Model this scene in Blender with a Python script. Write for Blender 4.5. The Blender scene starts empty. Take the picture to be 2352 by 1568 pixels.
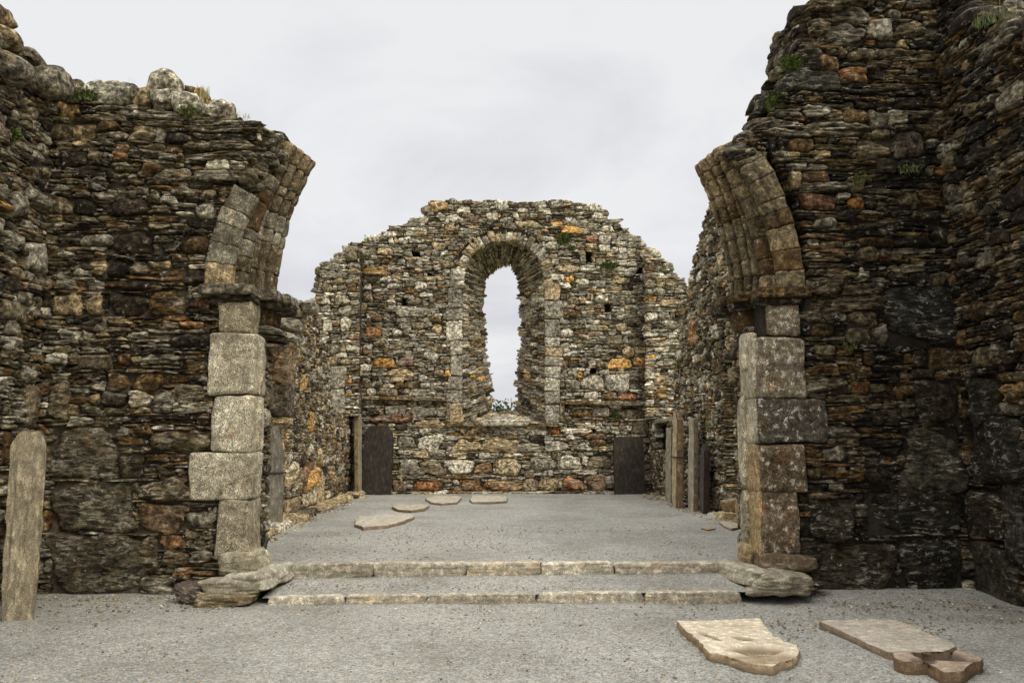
import bpy, math, random
import numpy as np
from mathutils import Vector

# ------------------------------------------------------------------ camera, sky, sun, exposure
scene = bpy.context.scene
COL = scene.collection
FPX, CXP, CYP = 1930.0, 1176.0, 784.0          # measured on a 2352 x 1568 view of the photograph
PITCH = math.atan(231 / FPX)
YAW = math.atan(56 * math.cos(PITCH) / FPX)
EYE = np.array([0.0, 0.0, 1.5])
camd = bpy.data.cameras.new('camera'); cam = bpy.data.objects.new('camera', camd); COL.objects.link(cam)
cam.location = EYE; cam.rotation_euler = (math.pi / 2 + PITCH, 0, -YAW)
camd.sensor_width = 36; camd.lens = 36 * FPX / 2352; camd.clip_end = 1500; camd.clip_start = 0.05
scene.camera = cam
scene.view_settings.view_transform = 'Standard'; scene.view_settings.look = 'None'
scene.view_settings.exposure = 0.0; scene.view_settings.gamma = 1.0
scene.cycles.use_denoising = True
scene.cycles.max_bounces = 6; scene.cycles.diffuse_bounces = 3
SUN_EL, SUN_AZ = math.radians(44), math.radians(140)   # from the south (right), a little behind the camera
world = bpy.data.worlds.new('World'); scene.world = world; world.use_nodes = True
wn = world.node_tree.nodes; wl = world.node_tree.links; wn.clear()
def N(nt, t, **kw):
    n = nt.nodes.new(t)
    for k, v in kw.items():
        if hasattr(n, k): setattr(n, k, v)
        else: n.inputs[k.replace('_', ' ')].default_value = v
    return n
wt = world.node_tree
sky = wt.nodes.new('ShaderNodeTexSky'); sky.sky_type = 'NISHITA'; sky.sun_disc = False
sky.sun_elevation = SUN_EL; sky.sun_rotation = SUN_AZ
bg1 = wt.nodes.new('ShaderNodeBackground'); bg1.inputs[1].default_value = 0.1
wl.new(sky.outputs[0], bg1.inputs[0])
tc = wt.nodes.new('ShaderNodeTexCoord'); sp = wt.nodes.new('ShaderNodeSeparateXYZ'); wl.new(tc.outputs['Generated'], sp.inputs[0])
zc = wt.nodes.new('ShaderNodeMath'); zc.operation = 'MAXIMUM'; zc.inputs[1].default_value = 0; wl.new(sp.outputs[2], zc.inputs[0])
za = wt.nodes.new('ShaderNodeMath'); za.operation = 'ADD'; za.inputs[1].default_value = 0.28; wl.new(zc.outputs[0], za.inputs[0])
dv = wt.nodes.new('ShaderNodeVectorMath'); dv.operation = 'DIVIDE'; wl.new(tc.outputs['Generated'], dv.inputs[0]); wl.new(za.outputs[0], dv.inputs[1])
n1 = wt.nodes.new('ShaderNodeTexNoise'); n1.inputs['Scale'].default_value = 1.35; n1.inputs['Detail'].default_value = 7; n1.inputs['Roughness'].default_value = 0.52
n1.inputs['Distortion'].default_value = 0.35
mpw = wt.nodes.new('ShaderNodeMapping'); mpw.inputs['Location'].default_value = (3.1, 1.7, 0.4); wl.new(dv.outputs[0], mpw.inputs[0]); wl.new(mpw.outputs[0], n1.inputs[0])
cr = wt.nodes.new('ShaderNodeValToRGB'); wl.new(n1.outputs[0], cr.inputs[0])
cr.color_ramp.elements[0].position = 0.36; cr.color_ramp.elements[0].color = (0.68, 0.682, 0.715, 1)
cr.color_ramp.elements[1].position = 0.58; cr.color_ramp.elements[1].color = (0.89, 0.89, 0.90, 1)
# an overcast sky is about three times as bright overhead as at the horizon
zr = wt.nodes.new('ShaderNodeMapRange'); zr.inputs['From Min'].default_value = 0.52; zr.inputs['From Max'].default_value = 0.95
zr.inputs['To Min'].default_value = 1.0; zr.inputs['To Max'].default_value = 3.3; wl.new(sp.outputs[2], zr.inputs[0])
bg2 = wt.nodes.new('ShaderNodeBackground'); wl.new(cr.outputs[0], bg2.inputs[0]); wl.new(zr.outputs[0], bg2.inputs[1])
ms = wt.nodes.new('ShaderNodeMixShader'); ms.inputs[0].default_value = 0.93
wo = wt.nodes.new('ShaderNodeOutputWorld'); wl.new(bg1.outputs[0], ms.inputs[1]); wl.new(bg2.outputs[0], ms.inputs[2]); wl.new(ms.outputs[0], wo.inputs[0])
sl = bpy.data.lights.new('sun', 'SUN'); sl.energy = 1.5; sl.angle = math.radians(24); sl.color = (1.0, 0.95, 0.87)
so = bpy.data.objects.new('sun', sl); COL.objects.link(so)
sdir = Vector((math.cos(SUN_EL) * math.sin(SUN_AZ), math.cos(SUN_EL) * math.cos(SUN_AZ), math.sin(SUN_EL)))
so.rotation_euler = sdir.to_track_quat('Z', 'Y').to_euler(); so.location = (20, -10, 30)

# ------------------------------------------------------------------ geometry of the picture
_cp, _sp, _cy, _sy = math.cos(PITCH), math.sin(PITCH), math.cos(YAW), math.sin(YAW)
FWD = np.array([_sy * _cp, _cy * _cp, _sp]); RGT = np.array([_cy, -_sy, 0.0]); UPV = np.cross(RGT, FWD)
def ray(u, v):
    return FWD + RGT * (u - CXP) / FPX + UPV * (CYP - v) / FPX
def on(u, v, axis, val):
    d = ray(u, v); t = (val - EYE[axis]) / d[axis]
    return EYE + d * t

YA = 8.57                 # front face of the chancel arch wall
TA = 0.86                 # its thickness
YE = 20.7                 # east wall
ZC = 0.26                 # chancel floor
XL, XR = -3.25, 4.08      # chancel side walls
XNL, XNR = -4.5, 4.9      # nave side walls
XJL, XJR = -2.36, 2.74    # jambs of the chancel arch

# ------------------------------------------------------------------ helpers: noise, meshes, tags
def _h(ix, iy, iz, s):
    n = (ix * np.uint32(374761393) + iy * np.uint32(668265263) + iz * np.uint32(2147483647) + np.uint32(s * 974711 + 12345))
    n = (n ^ (n >> np.uint32(13))) * np.uint32(1274126177)
    n = n ^ (n >> np.uint32(16))
    return (n & np.uint32(0xffff)).astype(np.float32) / 65535.0
def vnoise(P, s=0):
    P = np.asarray(P, np.float32); F = np.floor(P); f = P - F; f = f * f * (3 - 2 * f)
    I = F.astype(np.int64).astype(np.uint32); x, y, z = I[..., 0], I[..., 1], I[..., 2]; o = np.uint32(1)
    fx, fy, fz = f[..., 0], f[..., 1], f[..., 2]
    a = _h(x, y, z, s) * (1 - fx) + _h(x + o, y, z, s) * fx
    b = _h(x, y + o, z, s) * (1 - fx) + _h(x + o, y + o, z, s) * fx
    c = _h(x, y, z + o, s) * (1 - fx) + _h(x + o, y, z + o, s) * fx
    d = _h(x, y + o, z + o, s) * (1 - fx) + _h(x + o, y + o, z + o, s) * fx
    return ((a * (1 - fy) + b * fy) * (1 - fz) + (c * (1 - fy) + d * fy) * fz) * 2 - 1

def mk_mesh(name, V, F, col=None, mat=None, smooth=True, parent=None, loc=None):
    """V (n,3) world coordinates, F (m,k) faces of one size or list of such arrays"""
    if not isinstance(F, (list, tuple)): F = [F]
    F = [np.asarray(f, np.int32) for f in F if len(f)]
    me = bpy.data.meshes.new(name)
    V = np.asarray(V, np.float64)
    base = np.array(parent['_base'] if parent is not None else (loc if loc is not None else (0, 0, 0)), float)
    V = V - base
    nl = sum(f.size for f in F); npoly = sum(len(f) for f in F)
    me.vertices.add(len(V)); me.vertices.foreach_set('co', V.astype(np.float32).ravel())
    me.loops.add(nl); me.loops.foreach_set('vertex_index', np.concatenate([f.ravel() for f in F]))
    me.polygons.add(npoly)
    st, tot, k = [], [], 0
    for f in F:
        st.append(k + np.arange(len(f)) * f.shape[1]); tot.append(np.full(len(f), f.shape[1])); k += f.size
    me.polygons.foreach_set('loop_start', np.concatenate(st).astype(np.int32))
    if smooth: me.polygons.foreach_set('use_smooth', np.ones(npoly, bool))
    me.update(calc_edges=True)
    if col is not None:
        a = me.color_attributes.new('stone', 'FLOAT_COLOR', 'POINT'); a.data.foreach_set('color', np.asarray(col, np.float32).ravel())
    me.validate()
    o = bpy.data.objects.new(name, me); COL.objects.link(o)
    if mat is not None: me.materials.append(mat)
    if parent is not None: o.parent = parent
    elif loc is not None: o.location = loc
    o['_base'] = [float(x) for x in base]
    return o

def tag(o, label, cat, group=None, kind=None):
    if label: o['label'] = label
    if cat: o['category'] = cat
    if group: o['group'] = group
    if kind: o['kind'] = kind
    return o
def thing(name, loc, label, cat, group=None):
    o = bpy.data.objects.new(name, None); COL.objects.link(o); o.location = loc; o['_base'] = [float(x) for x in loc]
    o.empty_display_size = 0.2
    return tag(o, label, cat, group)

_tm = {}
def template(n):
    if n in _tm: return _tm[n]
    idx = {}; V = []; F = []
    def vid(a):
        if a not in idx: idx[a] = len(V); V.append([2 * c / n - 1 for c in a])
        return idx[a]
    for ax in range(3):
        for side in (0, n):
            b, c = [(1, 2), (2, 0), (0, 1)][ax]
            for i in range(n):
                for j in range(n):
                    q = []
                    for (di, dj) in ((0, 0), (1, 0), (1, 1), (0, 1)):
                        p = [0, 0, 0]; p[ax] = side; p[b] = i + di; p[c] = j + dj; q.append(vid(tuple(p)))
                    if side == 0: q = q[::-1]
                    F.append(q)
    _tm[n] = (np.array(V, np.float32), np.array(F, np.int32)); return _tm[n]

PAL = dict(dark=(.044, .034, .019), black=(.027, .023, .016), brown=(.135, .083, .032), mid=(.180, .143, .084), grey=(.255, .228, .170),
           light=(.49, .45, .35), tan=(.36, .275, .155), rust=(.225, .125, .055), orange=(.52, .30, .085), pale=(.45, .41, .315),
           olive=(.115, .105, .050), purple=(.10, .075, .062))

class Stones:
    def __init__(s, seed=1): s.r = []; s.rng = np.random.default_rng(seed)
    def add(s, c, U, V, Nn, half, k=5., amp=.1, col='mid', lam=0.5, n=6, jit=1.0):
        rgb = np.array(PAL[col] if isinstance(col, str) else col) * (1 + s.rng.normal(0, .13) * jit)
        s.r.append((n, c, U, V, Nn, half, k, amp, (*np.clip(rgb, .01, .8), lam)))
    def arrays(s):
        Vs, Fs, Cs, off = [], [], [], 0
        for n in sorted({r[0] for r in s.r}):
            R = [r for r in s.r if r[0] == n]; T, F = template(n); m = len(R)
            C = np.array([r[1] for r in R], np.float32); M = np.array([[r[2], r[3], r[4]] for r in R], np.float32)
            H = np.array([r[5] for r in R], np.float32); K = np.array([r[6] for r in R], np.float32)[:, None]
            A = np.array([r[7] for r in R], np.float32)[:, None, None]; col = np.array([r[8] for r in R], np.float32)
            lam = col[:, 3][:, None, None]
            P = np.abs(T)[None] + 1e-6
            S = (P ** K[..., None]).sum(2) ** (1 / K)
            Q = T[None] / S[..., None]
            off3 = s.rng.uniform(0, 500, (m, 1, 3)).astype(np.float32)
            # warped outline: taper, skew
            t = s.rng.uniform(-1, 1, (m, 4)).astype(np.float32) * np.minimum(A[:, 0] * 2.2, .35)
            X, Y, Z = Q[..., 0].copy(), Q[..., 1].copy(), Q[..., 2].copy()
            Y = Y * (1 + t[:, :1] * X); X = X * (1 + t[:, 1:2] * Y) + t[:, 2:3] * .5 * Y
            Q = np.stack([X, Y, Z], 2)
            g = vnoise(Q * 1.4 + off3, 1)[..., None] * 1.0
            Q = Q * (1 + A * g)
            L = Q * H[:, None, :]                       # metres, local
            mn = H.min(1)[:, None, None]
            f1 = vnoise(L / (mn * 1.1) + off3 + 31, 2)[..., None]; f2 = vnoise(L / (mn * .45) + off3 + 67, 3)[..., None]
            L = L + Q * (np.clip(f1 * 1.8, -1, 1) * .13 + f2 * .07) * mn * (A * 6 + .15)
            # bedding ledges
            led = np.clip(vnoise(np.stack([L[..., 0] * 7, L[..., 1] * 62, L[..., 2] * 5], 2) + off3, 5) * 2.2, -1, 1)
            L[..., 2] += led * .009 * lam[..., 0] * np.clip(H[:, None, 2] / .06, 0, 1.4)
            L[..., 0] += led * .005 * lam[..., 0] * np.sign(L[..., 0])
            W = C[:, None, :] + np.einsum('mvi,mij->mvj', L, M)
            nv = len(T); Vs.append(W.reshape(-1, 3)); Cs.append(np.repeat(col, nv, 0))
            Fs.append((F[None] + (np.arange(m) * nv)[:, None, None]).reshape(-1, 4) + off); off += m * nv
        return np.concatenate(Vs), np.concatenate(Fs), np.concatenate(Cs)
    def build(s, name, mat, parent=None, loc=None):
        V, F, C = s.arrays(); return mk_mesh(name, V, F, C, mat, True, parent, loc)

def inpoly(px, py, poly):
    r = np.zeros(px.shape, bool); n = len(poly)
    for i in range(n):
        x0, y0 = poly[i]; x1, y1 = poly[(i + 1) % n]
        if y0 == y1: continue
        c = ((y0 > py) != (y1 > py)) & (px < (x1 - x0) * (py - y0) / (y1 - y0) + x0)
        r ^= c
    return r

class Frame:
    """planar face: axis/value give the plane, u runs along it, z up, N faces the room"""
    def __init__(s, axis, val, nsign):
        s.axis, s.val = axis, val
        s.N = np.zeros(3); s.N[axis] = nsign
        s.V = np.array([0, 0, 1.]); s.U = np.cross(s.V, s.N); s.O = np.zeros(3); s.O[axis] = val
    def px(s, u, v):
        p = on(u, v, s.axis, s.val); return (float(p @ s.U), float(p[2]))
    def pts(s, L): return [(q[1], q[2]) if q[0] == 'm' else s.px(*q) for q in L]
    def box(s, x0, y0, x1, y1):
        ym, xm = (y0 + y1) / 2, (x0 + x1) / 2
        a, b = s.px(x0, ym)[0], s.px(x1, ym)[0]; t, bt = s.px(xm, y0)[1], s.px(xm, y1)[1]
        return min(a, b), min(t, bt), max(a, b), max(t, bt)
    def w(s, u, v, d=0): return s.O + s.U * u + s.V * v + s.N * d

def rot2(U, V, a):
    c, q = math.cos(a), math.sin(a); return U * c + V * q, V * c - U * q

KIND = dict(B=(7., .10, .7), r=(3.2, .13, .15), b=(6., .09, .35), s=(5., .14, .95), q=(14., .03, .4), m=(4.5, .19, .75))  # k, amp, lam

def fill(S, fr, poly, style, keys=(), holes=(), excl=(), cell=.012, n0=6):
    """pack rubble: listed stones first, then courses of slates and boulders in what is left"""
    rng = S.rng; P = np.array(poly); u0, v0 = P.min(0); u1, v1 = P.max(0)
    W, H = int((u1 - u0) / cell) + 1, int((v1 - v0) / cell) + 1
    gu, gv = np.meshgrid(u0 + (np.arange(W) + .5) * cell, v0 + (np.arange(H) + .5) * cell)
    occ = ~inpoly(gu, gv, poly)
    for e in excl: occ |= inpoly(gu, gv, e)
    for (a, b, c, d) in holes: occ |= (gu > a) & (gu < c) & (gv > b) & (gv < d)
    def put(a, b, c, d, col, kind, prot=None, n=None, tilt=None):
        k, amp, lam = KIND[kind]; k *= rng.uniform(.75, 1.7) if kind in 'ms' else rng.uniform(.8, 1.3)
        w, h = c - a, d - b
        dep = min(.22, max(.07, .5 * min(w, h) + .05)) * rng.uniform(.8, 1.2)
        if kind == 'q': dep = .2
        if prot is None: prot = rng.uniform(-.012, .030) + (.02 if min(w, h) > .12 else 0)
        gap = .004 if kind != 'q' else .002
        ti = rng.normal(0, .035 if w > 2 * h else .07) if tilt is None else tilt
        U, V = rot2(fr.U, fr.V, ti)
        Nn = fr.N
        if kind != 'q':
            ny = rng.normal(0, .07); nx = rng.normal(0, .07)
            Nn = fr.N + U * nx + V * ny; Nn /= np.linalg.norm(Nn); U = np.cross(V, Nn); U /= np.linalg.norm(U); V = np.cross(Nn, U)
        g = 1.06 if kind in 'smr' else 1.0
        nn = n or (n0 if max(w, h) < .16 else n0 + 3 if max(w, h) < .4 else n0 + 7)
        S.add(fr.w((a + c) / 2, (b + d) / 2, prot - dep), U, V, Nn, ((w / 2 - gap) * g, (h / 2 - gap) * g, dep), k, amp, col, lam, nn)
    for kk in keys:
        a, b, c, d, col, kind = kk[:6]
        put(a, b, c, d, col, kind, prot=kk[6] if len(kk) > 6 else rng.uniform(.015, .045))
        m = (gu > a + .004) & (gu < c - .004) & (gv > b + .004) & (gv < d - .004)
        if kind == 'r':
            m &= ((np.abs(gu - (a + c) / 2) / ((c - a) / 2)) ** 3 + (np.abs(gv - (b + d) / 2) / ((d - b) / 2)) ** 3) < 1
        occ |= m
    for r in range(H):
        row = ~occ[r]
        if not row.any(): continue
        dd = np.diff(np.concatenate([[0], row.astype(np.int8), [0]])); A = np.where(dd == 1)[0]; B = np.where(dd == -1)[0]
        for a, b in zip(A, B):
            c = a
            while c < b:
                if b - c < 2: occ[r, c:b] = True; break
                u, v = u0 + (c + .5) * cell, v0 + r * cell
                w, h, col, kind = style(rng, u, v)
                wc, hc = max(3, int(w / cell)), max(2, int(h / cell))
                if b - c < wc + 4: wc = b - c
                # level off with the neighbours so that courses merge and joints do not stack up
                cl_, cr_ = c - 1, c + wc
                hl_ = hr_ = 0
                if cl_ >= 0:
                    q_ = np.where(~occ[r:r + 16, cl_])[0]; hl_ = q_[0] if len(q_) else 0
                if cr_ < W:
                    q_ = np.where(~occ[r:r + 16, cr_])[0]; hr_ = q_[0] if len(q_) else 0
                cand = [x for x in (hl_, hr_) if 2 <= x <= 15]
                if cand:
                    t_ = min(cand, key=lambda x: abs(x - hc))
                    if wc * cell < .10: t_ = min(cand)
                    if abs(t_ - hc) <= max(2, hc * .6) or wc * cell < .12: hc = t_
                if hc * cell > .075 and kind == 's': kind = 'm'
                if hc > 2.2 * wc: hc = max(2, int(1.3 * wc))
                hc = min(hc, H - r)
                blk = occ[r:r + hc, c:c + wc].any(1); bad = np.where(blk)[0]
                if len(bad): hc = max(1, bad[0])
                if hc < 2 and wc > 2: occ[r, c:c + wc] = True
                if hc >= 2:
                    if wc < hc * .8 and kind == 's': kind = 'm'
                    occ[r:r + hc, c:c + wc] = True
                    put(u0 + c * cell, v, u0 + (c + wc) * cell, v + hc * cell, col, kind)
                c += wc

def core(fr, poly, thick, holes=(), excl=(), cell=.05, inset=.07, shrink=1, seed=0):
    """the mortar and rubble heart of a wall: a closed slab following the outline, set back behind the stones"""
    P = np.array(poly); u0, v0 = P.min(0); u1, v1 = P.max(0)
    W, H = int((u1 - u0) / cell) + 1, int((v1 - v0) / cell) + 1
    gu, gv = np.meshgrid(u0 + (np.arange(W) + .5) * cell, v0 + (np.arange(H) + .5) * cell)
    M = inpoly(gu, gv, poly)
    for e in excl: M &= ~inpoly(gu, gv, e)
    for _ in range(shrink):
        Q = np.pad(M, 1); Q[0] = Q[1]; M = Q[1:-1, 1:-1] & Q[2:, 1:-1] & Q[:-2, 1:-1] & Q[1:-1, 2:] & Q[1:-1, :-2]
    vu, vv = np.meshgrid(u0 + np.arange(W + 1) * cell, v0 + np.arange(H + 1) * cell)
    D = -inset + .015 * vnoise(np.stack([vu * 6, vv * 6, vu * 0 + seed], 2), 4)
    for (a, b, c, d) in holes:
        D[(vu > a - .01) & (vu < c + .01) & (vv > b - .01) & (vv < d + .01)] = -.45
    F0 = fr.O + vu[..., None] * fr.U + vv[..., None] * fr.V + D[..., None] * fr.N
    F1 = fr.O + vu[..., None] * fr.U + vv[..., None] * fr.V - thick * fr.N
    V = np.concatenate([F0.reshape(-1, 3), F1.reshape(-1, 3)]); nb = (H + 1) * (W + 1)
    ii = np.arange(nb).reshape(H + 1, W + 1)
    q = np.stack([ii[:-1, :-1], ii[:-1, 1:], ii[1:, 1:], ii[1:, :-1]], 2)[M]
    fs = [q, q[:, ::-1] + nb]
    Mp = np.pad(M, 1)
    for (dy, dx, a, b) in ((-1, 0, (0, 0), (0, 1)), (1, 0, (1, 1), (1, 0)), (0, -1, (1, 0), (0, 0)), (0, 1, (0, 1), (1, 1))):
        nb_ = ~Mp[1 + dy:1 + dy + H, 1 + dx:1 + dx + W] & M
        y, x = np.where(nb_)
        p, r = ii[y + a[0], x + a[1]], ii[y + b[0], x + b[1]]
        fs.append(np.stack([r, p, p + nb, r + nb], 1))
    F = np.concatenate(fs); used = np.unique(F); mp = np.zeros(len(V), int); mp[used] = np.arange(len(used))
    return V[used], mp[F]

def caps(S, fr, line, thick, dep0=.2, step=.16, size=(.16, .05, .14), cols=('mid', 'dark', 'grey'), n=5, inward=.05):
    """stones along a broken edge, through the thickness of the wall"""
    rng = S.rng
    for (a, b) in zip(line[:-1], line[1:]):
        a, b = np.array(a), np.array(b); L = np.linalg.norm(b - a); m = max(1, int(L / step))
        for i in range(m):
            d = dep0
            while d < thick:
                p = a + (b - a) * (i + rng.uniform(.1, .9)) / m
                w, h, c = size[0] * rng.uniform(.6, 1.4), size[1] * rng.uniform(.7, 1.8), size[2] * rng.uniform(.7, 1.3)
                U, V = rot2(fr.U, fr.V, rng.normal(0, .08))
                S.add(fr.w(p[0], p[1] - inward - h * .5, -d), U, V, fr.N, (w, h, c), rng.uniform(3, 6), .12, cols[rng.integers(len(cols))], .7, n)
                d += c * 1.7

# ------------------------------------------------------------------ materials
def nodes(name):
    m = bpy.data.materials.new(name); m.use_nodes = True; nt = m.node_tree
    b = nt.nodes['Principled BSDF']; return m, nt, b
def lk(nt, a, b): nt.links.new(a, b)
def mixc(nt, fac, a, b, mode='MIX'):
    n = nt.nodes.new('ShaderNodeMix'); n.data_type = 'RGBA'; n.blend_type = mode; n.clamp_factor = True
    for s, v in ((0, fac), (6, a), (7, b)):
        if isinstance(v, (int, float)): n.inputs[s].default_value = v
        elif isinstance(v, tuple): n.inputs[s].default_value = (*v, 1)
        else: nt.links.new(v, n.inputs[s])
    return n.outputs[2]
def math_(nt, op, a, b=None):
    n = nt.nodes.new('ShaderNodeMath'); n.operation = op
    for i, v in enumerate((a, b)):
        if v is None: continue
        if isinstance(v, (int, float)): n.inputs[i].default_value = v
        else: nt.links.new(v, n.inputs[i])
    return n.outputs[0]
def noise(nt, vec, scale, detail=4, rough=.6, out=0, dist=0.):
    n = nt.nodes.new('ShaderNodeTexNoise'); n.inputs['Scale'].default_value = scale; n.inputs['Detail'].default_value = detail
    n.inputs['Roughness'].default_value = rough; n.inputs['Distortion'].default_value = dist; nt.links.new(vec, n.inputs['Vector']); return n.outputs[out]
def ramp(nt, fac, *st):
    n = nt.nodes.new('ShaderNodeValToRGB'); e = n.color_ramp.elements
    while len(e) < len(st): e.new(.5)
    for x, (p, c) in zip(e, st): x.position = p; x.color = (c, c, c, 1) if isinstance(c, (int, float)) else (*c, 1)
    nt.links.new(fac, n.inputs[0]); return n.outputs[0]
def mapping(nt, vec, scale):
    n = nt.nodes.new('ShaderNodeMapping'); n.inputs['Scale'].default_value = scale; nt.links.new(vec, n.inputs['Vector']); return n.outputs[0]

def rubble_mat(name, lichen=.62, moss=.70, dark=.5, bump=1.0, grain=.5, fleck=.52, tonef=1.0, gain=1.0, stain=.6, fs=10, tint=(.97, .89), stretch=(1, 1, 3.0)):
    m, nt, b = nodes(name)
    at = nt.nodes.new('ShaderNodeAttribute'); at.attribute_name = 'stone'
    co = nt.nodes.new('ShaderNodeTexCoord').outputs['Object']
    of = nt.nodes.new('ShaderNodeVectorMath'); of.operation = 'MULTIPLY'; lk(nt, at.outputs['Color'], of.inputs[0]); of.inputs[1].default_value = (97, 131, 171)
    ad = nt.nodes.new('ShaderNodeVectorMath'); ad.operation = 'ADD'; lk(nt, co, ad.inputs[0]); lk(nt, of.outputs[0], ad.inputs[1]); p = ad.outputs[0]
    ps = mapping(nt, p, stretch); lam = at.outputs['Alpha']
    nl = noise(nt, ps, 9.5, 8, .66, dist=.5); nr = noise(nt, p, 15, 8, .68)
    nn = nt.nodes.new('ShaderNodeMix'); nn.data_type = 'FLOAT'; lk(nt, lam, nn.inputs[0]); lk(nt, nr, nn.inputs[2]); lk(nt, nl, nn.inputs[3]); nm = nn.outputs[0]
    tone = ramp(nt, nm, (.37, .10), (.46, .50), (.54, 1.30), (.63, 3.2))
    c = mixc(nt, tonef, at.outputs['Color'], tone, 'MULTIPLY')
    c = mixc(nt, 1.0, c, (gain, gain * tint[0], gain * tint[1]), 'MULTIPLY')
    # iron staining inside some stones
    st = ramp(nt, noise(nt, p, 4.5, 4, .6), (.57, 0.), (.72, stain)); c = mixc(nt, st, c, mixc(nt, 1.0, c, (1.3, .92, .55), 'MULTIPLY'))
    # near-black crusts of algae
    dk = ramp(nt, noise(nt, co, 3.3, 7, .7), (.50 - .1 * dark, 0.), (.68, dark)); c = mixc(nt, dk, c, mixc(nt, 1.0, c, (.33, .30, .25), 'MULTIPLY'))
    # moss where damp
    mo = ramp(nt, noise(nt, co, 2.1, 8, .75), (moss - .05, 0.), (moss + .05, .75)); c = mixc(nt, mo, c, (.065, .075, .018))
    # pale lichen specks, and pale flecks along the bedding
    l1 = ramp(nt, noise(nt, p, 15, 4, .62), (lichen + .03, 0.), (lichen + .06, .9)); c = mixc(nt, l1, c, (.54, .52, .44))
    msk = ramp(nt, noise(nt, p, 3.5, 3, .6), (.42, .0), (.58, 1.))
    l2 = ramp(nt, noise(nt, ps, fs, 6, .68, dist=.6), (fleck, 0.), (fleck + .06, .95)); c = mixc(nt, math_(nt, 'MULTIPLY', math_(nt, 'MULTIPLY', l2, lam), msk), c, (.64, .58, .44))
    fine = noise(nt, p, 110, 3, .65); c = mixc(nt, grain, c, mixc(nt, 1.0, c, ramp(nt, fine, (.36, .15), (.5, .85), (.64, 2.1)), 'MULTIPLY'))
    lk(nt, c, b.inputs['Base Color']); b.inputs['Roughness'].default_value = .88; b.inputs['Specular IOR Level'].default_value = .25
    h = math_(nt, 'ADD', math_(nt, 'MULTIPLY', nm, 1.0), math_(nt, 'MULTIPLY', fine, .2))
    bp = nt.nodes.new('ShaderNodeBump'); bp.inputs['Strength'].default_value = 1.0; bp.inputs['Distance'].default_value = .075 * bump
    lk(nt, h, bp.inputs['Height']); lk(nt, bp.outputs[0], b.inputs['Normal']); return m

def mortar_mat(name, col):
    m, nt, b = nodes(name); co = nt.nodes.new('ShaderNodeTexCoord').outputs['Object']
    n1 = noise(nt, co, 14, 7, .7); c = mixc(nt, 1.0, col, ramp(nt, n1, (.3, .35), (.55, 1.), (.75, 1.8)), 'MULTIPLY')
    lk(nt, c, b.inputs['Base Color']); b.inputs['Roughness'].default_value = .95
    bp = nt.nodes.new('ShaderNodeBump'); bp.inputs['Distance'].default_value = .05; lk(nt, n1, bp.inputs['Height']); lk(nt, bp.outputs[0], b.inputs['Normal']); return m

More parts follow.
